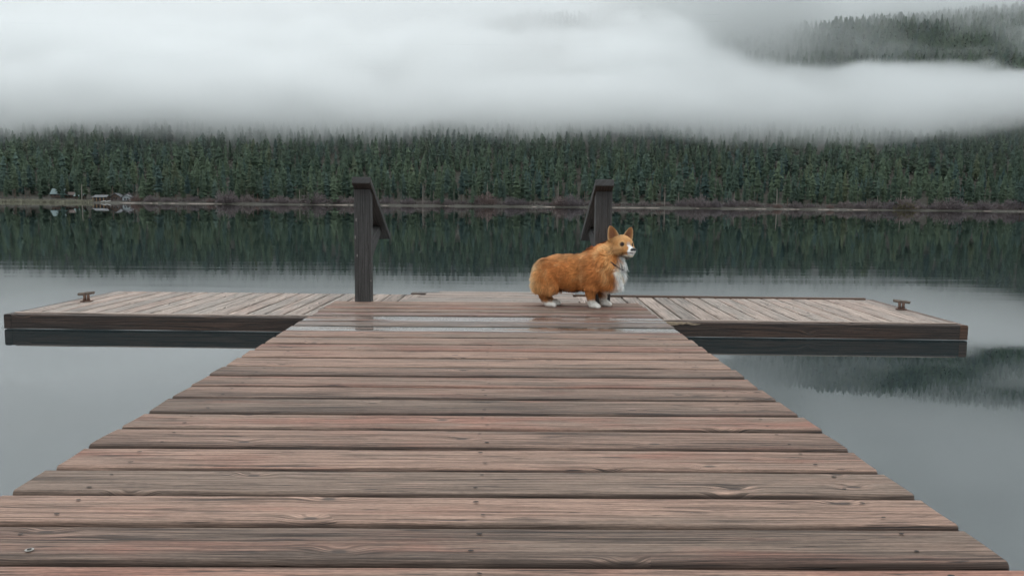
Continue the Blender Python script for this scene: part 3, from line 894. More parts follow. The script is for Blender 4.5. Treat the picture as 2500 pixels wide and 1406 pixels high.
def coat(P, N):
    """the markings of the coat: colour, hair length and lie of the hair at points of the body"""
    x, y, z = P.T
    h = head_co(P); f, s, u = h.T; a = np.abs(s)
    nz = vnoise(x * 14 + 5, z * 14 + y * 9 + 3, 41, 3); n2 = vnoise(x * 40 + 5, z * 30 + y * 25 + 3, 43, 3)
    C = np.zeros_like(P)
    def blend(col_, w_):
        C[:] = C * (1 - w_[:, None]) + np.array(col_) * w_[:, None]
    C[:] = (.50, .185, .050)
    blend((.40, .125, .032), sstep(nz, -.2, .6) * .6)
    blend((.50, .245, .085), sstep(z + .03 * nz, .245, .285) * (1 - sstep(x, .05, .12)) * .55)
    blend((.34, .115, .030), sstep(x, -.02, .03) * (1 - sstep(x, .06, .12)) * sstep(z, .10, .13) * (1 - sstep(z, .20, .24)) * .35)
    blend((.56, .31, .125), sstep(-x + .04 * nz, .17, .245) * .85)                          # paler rump and breeches
    blend((.70, .52, .31), sstep(-x + .03 * nz, .212, .250) * .85)
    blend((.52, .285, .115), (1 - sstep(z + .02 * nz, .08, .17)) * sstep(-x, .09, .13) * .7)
    blend((.64, .46, .28), (1 - sstep(z + .02 * n2, .075, .105)) * sstep(-x, -.03, .0) * (1 - sstep(-x, .1, .14)) * .8)   # belly fringe
    # lighter folds of long hair over the withers and round the neck ruff
    for ax_, bx_, k_ in ((.052, -.02, .38), (.135, .38, .65), (.185, .55, .5)):
        dd = x - (ax_ + bx_ * (.27 - z)) - .012 * n2
        blend((.72, .42, .18), np.exp(-(dd / .012) ** 2) * sstep(n2, -.5, .3) * sstep(z, .13, .17) * (1 - sstep(z, .285, .31)) * k_)
        blend((.24, .085, .022), np.exp(-((dd - .026) / .012) ** 2) * sstep(z, .13, .17) * (1 - sstep(z, .235, .265)) * .55)
    blend((.60, .34, .14), sstep(n2, .12, .55) * .35); blend((.25, .09, .024), sstep(-n2, .12, .55) * .35)
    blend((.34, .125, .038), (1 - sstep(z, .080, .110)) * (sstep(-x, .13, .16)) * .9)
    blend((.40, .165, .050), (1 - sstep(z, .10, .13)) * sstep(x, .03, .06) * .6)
    # white chest, throat and shirt front
    front = x * .86 + .35 * (y if False else 0) - .10 * z
    edge = .203 + .19 * np.maximum(z - .20, 0) + .014 * nz
    w_ch = sstep(x - edge - .35 * np.maximum(-y - .035, 0), -.012, .022) * (1 - sstep(z, .275, .31)) * (1 - sstep(-u, -.02, -.03) * 0)
    w_ch = w_ch * (1 - sstep(u, -.040, -.028))
    blend((.88, .85, .79), w_ch); blend((.66, .48, .30), w_ch * sstep(n2, .12, .45) * .5); blend((.76, .72, .66), w_ch * sstep(-n2, .0, .4) * .6)
    blend((.70, .64, .56), (1 - sstep(z + .01 * n2, .085, .12)) * sstep(x, .13, .18) * (1 - sstep(u, -.05, -.04)))
    # white socks
    sock = np.where(x > 0, .050, .030)
    blend((.76, .72, .66), 1 - sstep(z + .006 * n2, sock - .006, sock + .008))
    # ------- face
    hd = sstep(f, -.06, -.03) * sstep(u, -.075, -.05)
    face = sstep(f, -.05, -.02) * sstep(u + .25 * np.maximum(-f, 0), -.052, -.040)
    blend((.480, .225, .075), face * .9)
    blend((.56, .31, .125), face * sstep(u, .02, .045) * .6)
    blend((.58, .335, .150), face * sstep(a, .018, .035) * (1 - sstep(u, -.012, .004)) * .5)
    bl = sstep(f, .058, .074) * (1 - sstep(a - .35 * np.maximum(f - .08, 0), .008, .015)) + sstep(f - .12 * (u + .02), .088, .098)
    blend((.76, .73, .70), np.clip(bl, 0, 1) * face)
    blend((.70, .62, .50), sstep(f, .035, .055) * (1 - sstep(u, -.050, -.040)) * sstep(u, -.10, -.085))
    for ss in (-1, 1):                                                                     # dark eye rims, pale brow dots
        d = np.sqrt((f - .049) ** 2 + (s - .0300 * ss) ** 2 + (u - .010) ** 2)
        blend((.60, .37, .18), (1 - sstep(d, .016, .024)) * .5)
        blend((.035, .020, .014), 1 - sstep(d, .0105, .0145))
    mouth = np.exp(-((u + .0335 + .05 * (f - .07) - .004 * np.cos(f * 60)) / .0022) ** 2) * sstep(f, .045, .055) * sstep(a, .003, .006)
    blend((.040, .025, .022), mouth * .9)
    blend((.26, .10, .035), np.exp(-((u + .028 - .22 * (f - .02)) / .005) ** 2) * sstep(f, -.02, .01) * (1 - sstep(f, .05, .065)) * sstep(a, .02, .03) * .5)
    # ------- ears
    L = np.full(len(P), .016)
    ear = np.zeros(len(P))
    for base, up_, fc, acr in ear_pts:
        rel = h - np.array(base)
        v = rel @ np.array(up_) / .079; q = rel @ np.array(acr); nf = (N @ Hm) @ np.array(fc)
        on = (v > .12) & (v < 1.12) & (np.abs(q) < .042) & (np.abs(rel @ np.array(fc)) < .032)
        wd = .033 * (1 - np.clip(v, 0, 1) ** 1.9) ** .62 + .001
        inner = on * sstep(nf, .1, .5)
        C[on] = (.46, .215, .078)
        blend((.24, .095, .050), inner * (1 - sstep(np.abs(q) / wd, .35, .85)) * (1 - .55 * sstep(v, .5, .95)) * .85)
        blend((.60, .40, .23), on * sstep(np.abs(q) / wd, .72, .98) * .8)
        ear = np.maximum(ear, on * 1.0)
    # ------- hair length
    L = .013 + .019 * sstep(x, .02, .09) * sstep(z, .10, .14)
    L = L + .008 * w_ch + .006 * sstep(-x, .15, .23) * sstep(z, .09, .13)
    L = L + .011 * (1 - sstep(z, .10, .15)) * sstep(z, .075, .095) * sstep(-x, -.05, .0)
    neck = sstep(x, .10, .14) * sstep(z, .22, .26)
    L = L + .010 * neck
    L = np.where(z < .088, np.minimum(L, .011), L); L = np.where(z < .030, .0045, L)
    L = L * (1 - hd) + .013 * hd
    L = np.where(hd * sstep(f, .005, .03) > .5, .0065, L)
    L = np.where(hd * (f > .055) > .5, .0035, L)
    cheek = hd * (1 - sstep(f, -.005, .02)) * (1 - sstep(u, -.02, .01))
    L = L + .014 * cheek
    L = np.where(ear > 0, .0042, L)
    # ------- lie of the hair
    D = np.zeros_like(P)
    D[:] = (-.90, 0, -.45)
    def lie(v, w_): D[:] = D * (1 - w_[:, None]) + np.array(v) * w_[:, None]
    lie((-.25, 0, -1), sstep(-x, .12, .2))
    lie((-.15, 0, -1), 1 - sstep(z, .10, .16))
    lie((-.45, 0, -.9), neck)
    lie((.10, 0, -1), sstep(x, .17, .22) * (1 - sstep(z, .30, .34)))
    hb = np.array(HEAD_M @ Vector((-1, 0, -.15)))
    lie(tuple(hb), hd)
    lie(tuple(HEAD_M @ Vector((-.1, 0, 1))), ear)
    return np.clip(C * 1.12, 0, .9), L, D

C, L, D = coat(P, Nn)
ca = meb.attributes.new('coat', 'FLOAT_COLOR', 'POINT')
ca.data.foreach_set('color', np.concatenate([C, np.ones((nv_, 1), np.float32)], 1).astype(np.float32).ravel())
def coat_mat(name, attr):
    m, t, b = material(name)
    t.put(b.inputs['Base Color'], t.attr(attr, 'Color'))
    b.inputs['Roughness'].default_value = .75; b.inputs['Specular IOR Level'].default_value = .2
    b.inputs['Sheen Weight'].default_value = .06
    return m
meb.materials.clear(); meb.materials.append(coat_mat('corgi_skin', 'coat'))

# fur: fine tapering locks rooted all over the body
tris = np.empty(len(meb.loop_triangles) * 3, np.int32) if False else None
meb.calc_loop_triangles()
tris = np.empty(len(meb.loop_triangles) * 3, np.int32); meb.loop_triangles.foreach_get('vertices', tris); tris = tris.reshape(-1, 3)
ar = np.linalg.norm(np.cross(P[tris[:, 1]] - P[tris[:, 0]], P[tris[:, 2]] - P[tris[:, 0]]), axis=1)
g = np.random.default_rng(2024)
NS = 70000
hc = head_co(P[tris].mean(1)); wgt = ar * np.where(hc[:, 0] > -.05, np.where(hc[:, 2] > -.06, 1.9, 1), 1)
pick = g.choice(len(tris), NS, p=wgt / wgt.sum())
bc = g.dirichlet((1, 1, 1), NS)[:, :, None]
rp = (P[tris[pick]] * bc).sum(1); rn = (Nn[tris[pick]] * bc).sum(1); rn /= np.linalg.norm(rn, axis=1)[:, None]
c_, l_, d_ = coat(rp, rn)
clump = np.stack([vnoise(rp[:, 0] * 30 + k * 9, rp[:, 2] * 30 + rp[:, 1] * 22 + k * 5, 60 + k, 2) for k in range(3)], 1)
d_ = d_ / np.linalg.norm(d_, axis=1)[:, None] + clump * 1.0 + g.normal(0, .16, (NS, 3))
d_ = d_ - rn * (d_ * rn).sum(1)[:, None]; d_ /= np.linalg.norm(d_, axis=1)[:, None] + 1e-6
lift = .26 + .26 * g.random(NS) + .55 * np.clip(clump[:, 0], 0, 1)
lift = np.minimum(lift, np.where(rp[:, 2] > .27, .42, .70))
dirv = d_ + rn * lift[:, None]; dirv /= np.linalg.norm(dirv, axis=1)[:, None]
lock = (g.random(NS) < .22) & (l_ > .010)
ln = (l_ * g.uniform(.65, 1.25, NS) * np.where(lock, 1.18, 1))[:, None]
sdv = np.cross(dirv, rn); sdv /= np.linalg.norm(sdv, axis=1)[:, None] + 1e-6
wv = (g.uniform(.0007, .0012, NS) * np.clip(l_ / .014, .55, 1.5) * np.where(lock, 1.45, 1))[:, None]
mid = rp + dirv * ln * .55 + rn * ln * .04
tipp = rp + dirv * ln + (d_ * .25 - np.array((0, 0, .18))) * ln * .5
eye_mask = np.ones(NS, bool)
hh = head_co(rp)
for ss in (-1, 1): eye_mask &= np.linalg.norm(hh - np.array((.049, .030 * ss, .010)), axis=1) > .0135
eye_mask &= ~((hh[:, 0] > .101) & (np.abs(hh[:, 1]) < .016) & (hh[:, 2] > -.032) & (hh[:, 2] < .004))
V = np.stack([rp - sdv * wv - rn * .001, rp + sdv * wv - rn * .001, mid + sdv * wv * .85, mid - sdv * wv * .85, tipp], 1)[eye_mask]
k = len(V); V = V.reshape(-1, 3); i = 5 * np.arange(k)
T = np.concatenate([np.stack([i, i + 1, i + 2], 1), np.stack([i, i + 2, i + 3], 1), np.stack([i + 3, i + 2, i + 4], 1)])
jit = np.clip(.98 +   .14 * g.normal(size=(k, 1)) + .20 * g.normal(size=(k, 1)) * lock[eye_mask][:, None] + .30 * clump[eye_mask][:, 1:2], .42, 1.75)
cc = c_[eye_mask] * jit
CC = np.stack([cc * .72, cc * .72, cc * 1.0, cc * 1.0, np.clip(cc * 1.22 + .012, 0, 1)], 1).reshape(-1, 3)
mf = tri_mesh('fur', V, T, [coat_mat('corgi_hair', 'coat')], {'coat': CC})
nn = np.repeat(rn[eye_mask] * .75 + dirv[eye_mask] * .2 + np.array((0, 0, 1.0)) * (.42 + .9 * sstep(rp[eye_mask][:, 2], .255, .30))[:, None] + np.array((0, -.35, 0)) * (sstep(rp[eye_mask][:, 2], .27, .31) * (rp[eye_mask][:, 0] < .19))[:, None], 5, axis=0); nn /= np.linalg.norm(nn, axis=1)[:, None]
fur = link('fur', mf, dog)
soft_normals(mf, nn)

# eyes, nose, collar
m_eye, t, b = material('brown_eye')
t.put(b.inputs['Base Color'], t.mix(t.step(t.split(t.n('ShaderNodeTexCoord').outputs['Object'])[0], .0068, .0072), (.17, .062, .022), (.004, .003, .003)))
b.inputs['Roughness'].default_value = .06
m_nose = plain('black_nose', (.012, .011, .012), .38, .2, 200)
m_collar = plain('dark_webbing', (.020, .018, .026), .7, .2, 80)
m_tag = plain('red_collar_tag', (.20, .035, .03), .4, .1)
def ball(name, c, r, mat, rot_, parent):
    b_ = bmesh.new(); bmesh.ops.create_uvsphere(b_, u_segments=20, v_segments=12, radius=1)
    bmesh.ops.scale(b_, vec=r, verts=b_.verts)
    me = bpy.data.meshes.new(name); b_.to_mesh(me); b_.free(); me.materials.append(mat)
    me.polygons.foreach_set('use_smooth', np.ones(len(me.polygons), dtype=bool))
    o = link(name, me, parent, c); o.rotation_euler = rot_.to_euler(); return o
for s in (-1, 1):
    ball('eye', HP(.0462, .0298 * s, .0105), (.0088, .0092, .0084), m_eye, HEAD_M @ Matrix.Rotation(R(32 * s), 3, 'Z'), dog)
nb_ = bmesh.new(); bmesh.ops.create_uvsphere(nb_, u_segments=18, v_segments=12, radius=1)
for v in nb_.verts:
    co = v.co
    if co.z < 0: co.y *= 1 - .45 * -co.z
    co.x += -.35 * max(0, -co.z)
    for s in (-1, 1):
        d = math.hypot(co.y - .45 * s, co.z + .1)
        if co.x > 0 and d < .35: co.x -= .25 * (1 - d / .35)
    v.co = Vector((co.x * .0135, co.y * .0175, co.z * .0135))
me = bpy.data.meshes.new('nose'); nb_.to_mesh(me); nb_.free(); me.materials.append(m_nose)
me.polygons.foreach_set('use_smooth', np.ones(len(me.polygons), dtype=bool))
no = link('nose', me, dog, HP(.1145, 0, -.0175)); no.rotation_euler = HEAD_M.to_euler()
# collar ring round the neck
cx = Vector((.199, -.006, .252)); axn = Vector((.62, -.06, .78)).normalized(); e1 = Vector((0, 1, 0)); e1 = (e1 - axn * e1.dot(axn)).normalized(); e2 = axn.cross(e1)
V, F = [], []
for i in range(40):
    a = 2 * math.pi * i / 40
    for dr, dh in ((0, -.006), (.003, -.006), (.003, .006), (0, .006)):
        r1, r2 = .0655 + dr, .0740 + dr
        V.append(cx + e1 * (r1 * math.cos(a)) + e2 * (r2 * math.sin(a)) + axn * dh)
for i in range(40):
    j = (i + 1) % 40
    for k in range(4): F.append((4 * i + k, 4 * j + k, 4 * j + (k + 1) % 4, 4 * i + (k + 1) % 4))
colr = link('collar', mesh('collar', V, F, [m_collar]), dog)
# ------------------------------------------------------------------ along the far waterline
m_sand = plain('wet_sand', (0.24, 0.19, 0.165), 0.9, 0.2, 0.3)
m_dry = plain('dry_grass', (0.22, 0.21, 0.155), 0.95, 0.3, 0.5)

def ribbon(name, x0, x1, s0, s1, z0, z1, mat, step=3.0, gaps=None):
    xs = np.arange(x0, x1, step)
    V, F = [], []
    for x in xs:
        y = float(shore_y(np.array(x))); j = 0.4 * mnoise.noise((x * .11, 3, 0)) + .25 * mnoise.noise((x * .5, 9, 0))
        V += [(x, y + s0, z0), (x, y + s1, max(z1 + j * z1, z0 + .05))]
    for i in range(len(xs) - 1):
        if gaps and mnoise.noise((xs[i] * .035, 1.7, 0)) + .5 * mnoise.noise((xs[i] * .13, 4.7, 0)) > gaps: continue
        F.append((2 * i, 2 * i + 2, 2 * i + 3, 2 * i + 1))
    return link(name, mesh(name, V, F, [mat]))

tag(ribbon('beach', -230, 420, -0.6, 1.3, -0.08, 0.20, m_sand, 1.5, -.10), kind='structure')

def tuft_field(name, x0, x1, s0, s1, n, h, mat):
    g = np.random.default_rng(77)
    x = g.uniform(x0, x1, n); y = shore_y(x) + g.uniform(s0, s1, n); z = ground(x, y)
    a = g.uniform(0, math.pi, n); hh = h * g.uniform(.5, 1.2, n); w_ = .5 * g.uniform(.5, 1.2, n)
    V = np.stack([np.stack([x - np.cos(a) * w_, y - np.sin(a) * w_, z - .1], 1),
                  np.stack([x + np.cos(a) * w_, y + np.sin(a) * w_, z - .1], 1),
                  np.stack([x + g.normal(0, .3, n), y, z + hh], 1)], 1).reshape(-1, 3)
    T = np.arange(3 * n).reshape(-1, 3)
    return tag(link(name, tri_mesh(name, V, T, [mat])), kind='stuff')
tuft_field('dry_grass', -330, -226, -.3, 6, 2600, 1.1, m_dry)
m_brush = plain('brush_undergrowth', (0.12, 0.10, 0.095), 0.95, 0.35, 0.15)
tuft_field('undergrowth', -226, 440, 5, 15, 5000, 1.6, m_brush)

# leafless shore shrubs
m_twig, t, b = material('bare_twigs')
oi = t.n('ShaderNodeObjectInfo')
c = t.mix(oi.outputs['Random'], (0.150, 0.128, 0.135), (0.195, 0.158, 0.152))
c = t.mix(t.step(t.math('FRACT', t.mul(oi.outputs['Random'], 17.3)), .75, 1.0, 0, .8), c, (0.18, 0.115, 0.095))
t.put(b.inputs['Base Color'], c); b.inputs['Roughness'].default_value = .95
m_yellow = plain('yellow_shrub_twigs', (0.15, 0.13, 0.07), 0.95, 0.3, 1.0)

def shrub(seed, n=700):
    g = np.random.default_rng(seed)
    u = g.random(n) ** .6; th = g.uniform(0, 6.283, n); ph = np.arccos(g.uniform(0, 1, n))
    lob = 1 + .25 * np.sin(th * 3 + seed) * np.sin(ph * 2)
    r = u * lob
    p = np.stack([r * np.sin(ph) * np.cos(th) * 1.25, r * np.sin(ph) * np.sin(th) * 1.25, r * np.cos(ph)], 1)
    d = p * .9 + np.array([0, 0, .45]); d = d / np.linalg.norm(d, axis=1)[:, None]
    d = d + g.normal(0, .3, (n, 3))
    s = g.normal(0, 1, (n, 3)); s = np.cross(d, s); s = s / np.linalg.norm(s, axis=1)[:, None]
    L = g.uniform(.10, .26, n)[:, None]; w_ = .05
    V = np.stack([p - s * w_, p + s * w_, p + d * L], 1).reshape(-1, 3)
    return tri_mesh('shrub', V, np.arange(3 * n).reshape(-1, 3), [m_twig])
shrubs = [shrub(900 + i) for i in range(6)]
def put_shrub(x, s, h, me, label, group='leafless shrubs along the far shore', sx=1.0):
    y = float(shore_y(np.array(x))) + s
    o = link('shore_shrub', me, None, (x, y, float(ground(x, y)) - .3))
    o.scale = (h * sx * .95, h * .8, h); o.rotation_euler = (0, 0, rng.random() * 6.28)
    return tag(o, label, 'shrub', group)
x = -210.0
while x < 425:
    big = 1.0 + .5 * mnoise.noise((x * .02, 8.1, 0)) + .35 * sstep(x, 120, 300)
    put_shrub(x, rng.uniform(5, 12), rng.uniform(1.8, 5.0) * big * (1.25 if rng.random() < .15 else .85), rng.choice(shrubs), 'purple brown leafless shrub in the low brush along the far waterline')
    x += rng.uniform(2.2, 10)
ys = shrub(950, 700); ys.materials.clear(); ys.materials.append(m_yellow)
for px, h, sx, lab in [(2215, 3.6, 2.6, 'wide yellow green shrub mound at the right end of the far beach'),]:
    put_shrub(at(px, 458), 5, h, ys, lab, 'yellow green shrubs', sx)
for px, h, lab in [(2335, 6.6, 'largest rounded grey purple shrub on the far right shore'), (2410, 5.2, 'rounded grey shrub right of the largest shore shrub'),
                   (560, 6.4, 'tall pyramid shaped bare shrub on the left far shore'), (770, 6.2, 'tall pointed bare shrub left of the left handrail'),
                   (1365, 5.2, 'reddish bare shrub at the foot of the thin pale trunk'), (1710, 6.0, 'tall purple shrub clump right of the two leaning trunks')]:
    put_shrub(at(px, 456), 5.5, h, rng.choice(shrubs), lab, 'tallest shore shrubs')

# cabins among the trees on the left
def cabin(px, s, w_, d_, h, roofh, wall, roof, label, name='lakeside_cabin', ridge_x=True, windows=2, porch=False, up=0.0):
    w_, d_, h, roofh = w_ * .82, d_ * .8, h * .78, roofh * .78
    x = at(px, 456)
    y = float(shore_y(np.array(x))) + s
    o = empty(name, (x, y, float(ground(x, y)) - .1 + up), rng.uniform(-.12, .12))
    tag(o, label, 'cabin', 'cabins on the far shore')
    V = [(-w_/2, 0, 0), (w_/2, 0, 0), (w_/2, d_, 0), (-w_/2, d_, 0), (-w_/2, 0, h), (w_/2, 0, h), (w_/2, d_, h), (-w_/2, d_, h)]
    F = [(0, 1, 5, 4), (1, 2, 6, 5), (2, 3, 7, 6), (3, 0, 4, 7)]
    if ridge_x: V += [(-w_/2, d_/2, h + roofh), (w_/2, d_/2, h + roofh)]; F += [(4, 8, 7), (5, 6, 9)]
    else: V += [(0, 0, h + roofh), (0, d_, h + roofh)]; F += [(4, 5, 8), (6, 7, 9)]
    link('wall', mesh('wall', V, F, [wall]), o)
    e, tk = .6, .18
    if ridge_x:
        q = h - e * roofh / (d_ / 2)
        P = [(-w_/2 - e, -e, q), (w_/2 + e, -e, q), (w_/2 + e, d_/2, h + roofh + .02), (-w_/2 - e, d_/2, h + roofh + .02), (w_/2 + e, d_ + e, q), (-w_/2 - e, d_ + e, q)]
        tops = [(0, 1, 2, 3), (3, 2, 4, 5)]
    else:
        q = h - e * roofh / (w_ / 2)
        P = [(-w_/2 - e, -e, q), (-w_/2 - e, d_ + e, q), (0, d_ + e, h + roofh + .02), (0, -e, h + roofh + .02), (w_/2 + e, d_ + e, q), (w_/2 + e, -e, q)]
        tops = [(1, 0, 3, 2), (2, 3, 5, 4)]
    n = len(P)
    V = P + [(a, b_, c_ + tk) for a, b_, c_ in P]
    F = tops + [tuple(i + n for i in reversed(f)) for f in tops]
    rim = [0, 1, 2, 4, 5, 3] if ridge_x else [0, 1, 2, 4, 5, 3]
    for i in range(6):
        a, b_ = rim[i], rim[(i + 1) % 6]; F.append((a, b_, b_ + n, a + n))
    link('roof', mesh('roof', V, F, [roof]), o)
    for i in range(windows):
        cx = -w_/2 + w_ * (i + 1) / (windows + 1)
        win = link('window', mesh('window', [(cx - .5, -.05, .8), (cx + .5, -.05, .8), (cx + .5, -.05, 1.75), (cx - .5, -.05, 1.75)], [(0, 1, 2, 3)], [m_pane]), o)
    if porch:
        for i in range(4):
            cx = -w_/2 + .3 + (w_ - .6) * i / 3
            link('post', mesh('post', [(cx + a * .14, -2 + b_ * .14, z) for z in (-.3, h) for a, b_ in ((-1, -1), (1, -1), (1, 1), (-1, 1))],
                              [(0, 1, 5, 4), (1, 2, 6, 5), (2, 3, 7, 6), (3, 0, 4, 7)], [m_tan]), o)
        link('porch_roof', mesh('porch_roof', [(-w_/2 - .3, -2.4, h - .1), (w_/2 + .3, -2.4, h - .1), (w_/2 + .3, .0, h + .5), (-w_/2 - .3, .0, h + .5),
                                              (-w_/2 - .3, -2.4, h + .1), (w_/2 + .3, -2.4, h + .1), (w_/2 + .3, .0, h + .7), (-w_/2 - .3, .0, h + .7)],
                               [(0, 1, 2, 3), (7, 6, 5, 4), (0, 4, 5, 1), (1, 5, 6, 2), (3, 2, 6, 7), (0, 3, 7, 4)], [m_greyroof]), o)
    return o
m_pane = plain('dark_window_pane', (0.03, 0.035, 0.04), 0.15, 0.1)
m_tan = plain('tan_timber', (0.36, 0.22, 0.12), 0.8, 0.2)
m_brownwall = plain('brown_cabin_wall', (0.10, 0.07, 0.055), 0.85, 0.2)
m_greywall = plain('pale_grey_cabin_wall', (0.34, 0.37, 0.38), 0.8, 0.15)
m_greyroof = plain('grey_metal_roof', (0.105, 0.11, 0.115), 0.6, 0.15)
m_tealroof = plain('teal_metal_roof', (0.115, 0.17, 0.17), 0.5, 0.12)
m_darkroof = plain('brown_shingle_roof', (0.13, 0.10, 0.09), 0.9, 0.2)
cabin(104, 26, 8, 7, 3.0, 3.4, m_brownwall, m_tealroof, 'brown cabin under a steep teal metal roof among the trees, far left shore', up=.6)
cabin(134, 30, 11, 6, 2.6, 1.8, m_brownwall, m_darkroof, 'long low brown cabin beside the teal roofed cabin', windows=3)
cabin(246, 8, 8, 6, 2.7, 1.5, m_brownwall, m_greyroof, 'brown cabin with a porch of tan posts close to the waterline', porch=True)
cabin(273, 13, 6.5, 6, 2.9, 2.2, m_brownwall, m_greyroof, 'cabin with a pale grey roof between the porch cabin and the whitish one', ridge_x=False)
cabin(309, 8, 5.2, 5, 3.0, 1.8, m_greywall, m_greyroof, 'small whitish grey cabin nearest the bare brush, right of the other cabins', ridge_x=False)
cabin(165, 22, 5, 5, 2.5, 1.6, m_brownwall, m_tealroof, 'small dark cabin half hidden by trees behind the dry grass', windows=1)
m_boat = plain('white_boat_hull', (0.34, 0.34, 0.32), 0.5, 0.08)
for px, an, lab in [(258, .35, 'pale upturned rowing boat on the shore below the porch cabin'), (269, .5, 'second pale upturned rowing boat, beside the grey roofed cabin')]:
    V, F = [], []
    for i in range(9):
        f = i / 8 * 2 - 1
        wv_ = .62 * (1 - abs(f) ** 2.4) + .02; hv = .5 * (1 - .35 * f * f)
        for k in range(7):
            a = math.pi * k / 6
            V.append((f * 1.5, -math.cos(a) * wv_ * .7, math.sin(a) * hv * .8))
    for i in range(8):
        for k in range(6): F.append((i * 7 + k, (i + 1) * 7 + k, (i + 1) * 7 + k + 1, i * 7 + k + 1))
    x = at(px, 453); y = float(shore_y(np.array(x))) + 3
    o = link('rowing_boat', mesh('rowing_boat', V, F, [m_boat], True), None, (x, y, float(ground(x, y)) + .25))
    o.rotation_euler = (0, -.25, an); tag(o, lab, 'boat', 'boats on the far shore')

# ------------------------------------------------------------------ the low cloud on the hillside
m_fog = bpy.data.materials.new('low_cloud')
m_fog.use_nodes = True
ft = m_fog.node_tree
ft.nodes.clear()
fo = ft.nodes.new('ShaderNodeOutputMaterial')
fv = ft.nodes.new('ShaderNodeVolumePrincipled')
fv.inputs['Color'].default_value = (0.995, 0.998, 0.998, 1)
fv.inputs['Density'].default_value = 1.0
fv.inputs['Anisotropy'].default_value = 0.75
ft.links.new(fv.outputs[0], fo.inputs['Volume'])

def cloud(name, lo, hi, res, field):
    g = bpy.data.node_groups.new(name, 'GeometryNodeTree')
    g.interface.new_socket('Geometry', in_out='INPUT', socket_type='NodeSocketGeometry')
    g.interface.new_socket('Geometry', in_out='OUTPUT', socket_type='NodeSocketGeometry')
    t = NT(g)
    pos = t.n('GeometryNodeInputPosition').outputs[0]
    d = field(t, pos, *t.split(pos))
    vc = t.n('GeometryNodeVolumeCube')
    t.put(vc.inputs['Density'], d)
    vc.inputs['Min'].default_value = lo; vc.inputs['Max'].default_value = hi
    for k, v in zip('XYZ', res): vc.inputs['Resolution ' + k].default_value = v
    sm = t.n('GeometryNodeSetMaterial'); sm.inputs['Material'].default_value = m_fog
    t.put(sm.inputs['Geometry'], vc.outputs[0])
    go = t.n('NodeGroupOutput')
    t.put(go.inputs[0], sm.outputs[0])
    v = bpy.data.volumes.new(name)
    v.materials.append(m_fog)
    o = link(name, v)
    md = o.modifiers.new('cloud_shape', 'NODES')
    md.node_group = g
    return tag(o, kind='stuff')

def curve(t, x, pts, x0, x1, ymax):
    """piecewise smooth function of x through pts, as a Float Curve node"""
    nd = t.n('ShaderNodeFloatCurve')
    c = nd.mapping.curves[0]
    P = [((a - x0) / (x1 - x0), v / ymax) for a, v in pts]
    c.points[0].location = P[0]; c.points[1].location = P[-1]
    for p in P[1:-1]: c.points.new(*p)
    nd.mapping.use_clip = False
    nd.mapping.update()
    t.put(nd.inputs['Value'], t.step(x, x0, x1, 0, 1, False))
    return t.mul(nd.outputs[0], ymax)

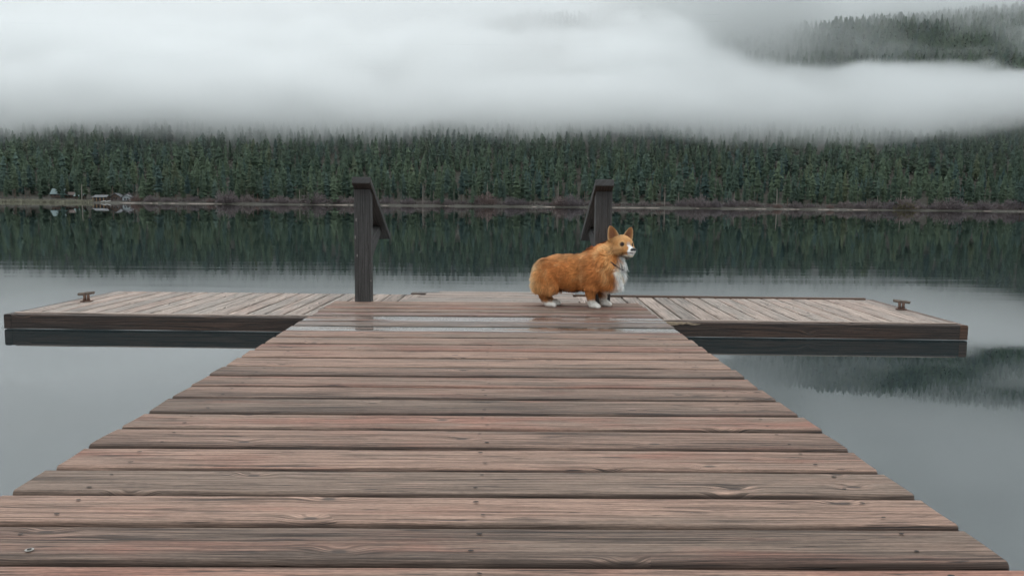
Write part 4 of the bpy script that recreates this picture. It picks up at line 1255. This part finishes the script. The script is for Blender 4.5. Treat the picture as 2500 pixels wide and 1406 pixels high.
def bank_field(t, pos, x, y, z):
    nz = lambda sx, sy, sz, d: t.step(t.noise(t.xyz(t.mul(x, 1 / sx), t.mul(y, 1 / sy), t.mul(z, 1 / sz)), 1, d, .58), .3, .7, -1, 1, False)
    big = nz(150, 120, 80, 3)
    med = nz(50, 55, 30, 4)
    base = curve(t, x, [(-700, 54), (-420, 52), (-200, 54), (0, 56), (200, 55), (300, 58), (380, 68), (460, 90), (700, 115)], -700, 700, 200)
    zb = t.add(base, t.add(t.mul(big, 17), t.mul(med, 18)))
    top = curve(t, x, [(-700, 182), (0, 174), (120, 176), (220, 180), (280, 152), (340, 142), (384, 134), (434, 148), (497, 155), (540, 149), (700, 145)], -700, 700, 200)
    zt = t.add(top, t.add(t.mul(big, 7), t.mul(med, 10)))
    under = t.step(z, t.sub(zb, 10), t.add(zb, 16))
    over = t.step(z, t.sub(zt, 20), t.add(zt, 14), 1, 0)
    front = t.step(t.sub(t.add(y, t.add(t.mul(big, 44), t.mul(med, 32))), t.mul(t.mx(t.sub(z, 88), 0), t.step(x, 150, 300, 2.5, 4.6))), 556, 612)
    back = t.step(y, 960, 1010, 1, 0)
    core = t.mul(t.mul(under, over), t.mul(front, back))
    # thin rags of mist hanging into the treetops, and the faint damp air over the shore
    rag = t.mul(t.mul(t.step(t.sub(zb, z), 0, 34, 1, 0), t.step(t.add(med, big), .35, 1.3)), t.step(y, 520, 600))
    air = t.mul(t.mul(t.step(z, 15, 70, .00034, .00055), t.step(z, 78, 112, 1, 0)), t.step(y, 430, 470))
    rag = t.mul(rag, t.step(z, t.add(zb, 2), t.add(zb, 16), 1, 0))
    wisp = t.mul(t.mul(t.step(z, t.sub(zt, 6), t.add(zt, 12)), t.step(y, 835, 880)), t.mul(t.step(x, 230, 290), t.step(t.add(t.mul(med, .8), big), -.35, .85, .0004, .0105)))
    return t.add(wisp, t.add(t.add(t.mul(core, t.step(t.add(med, big), -1.2, 1.2, .026, .064)), t.mul(rag, .013)), air))

def veil_field(t, pos, x, y, z):
    nz = lambda sx, sy, sz, d: t.step(t.noise(t.xyz(t.mul(x, 1 / sx), t.mul(y, 1 / sy), t.mul(z, 1 / sz)), 1, d, .55), .3, .7, -1, 1, False)
    big = nz(330, 420, 150, 4)
    med = nz(95, 130, 55, 3)
    amount = curve(t, x, [(-1300, .0022), (-500, .0017), (-150, .0013), (60, .0010), (250, .0009), (330, .0006), (480, .0003), (620, .00022), (1500, .0005)], -1300, 1500, .01)
    amount = t.mul(amount, t.step(z, 480, 640, 1, .3))
    ragged = t.step(t.add(big, t.mul(med, .6)), -.8, .8, .35, 1.25)
    shelf_r = t.mul(t.mul(t.step(y, 985, 1100), t.step(y, 1300, 1420, 1, 0)), t.mul(t.step(x, 330, 430), t.mul(ragged, .0115)))
    shelf_l = t.mul(t.mul(t.step(y, 760, 830), t.step(y, 1300, 1420, 1, 0)), t.mul(t.mul(t.step(x, 110, 190), t.step(t.sub(t.add(x, t.mul(med, 22)), t.mul(y, .36)), -60, 60, 1, 0)), t.mul(ragged, .020)))
    shelf = t.add(shelf_r, shelf_l)
    return t.add(shelf, t.mul(amount, t.add(t.step(big, -.7, .6, .15, 1.4), t.step(med, -.1, .8, 0, 1.9))))

cloud('low_cloud', (-720, 420, -2), (720, 1010, 215), (220, 90, 56), bank_field)
cloud('cloud_veil', (-1300, 740, 120), (1500, 2300, 760), (150, 84, 48), veil_field)
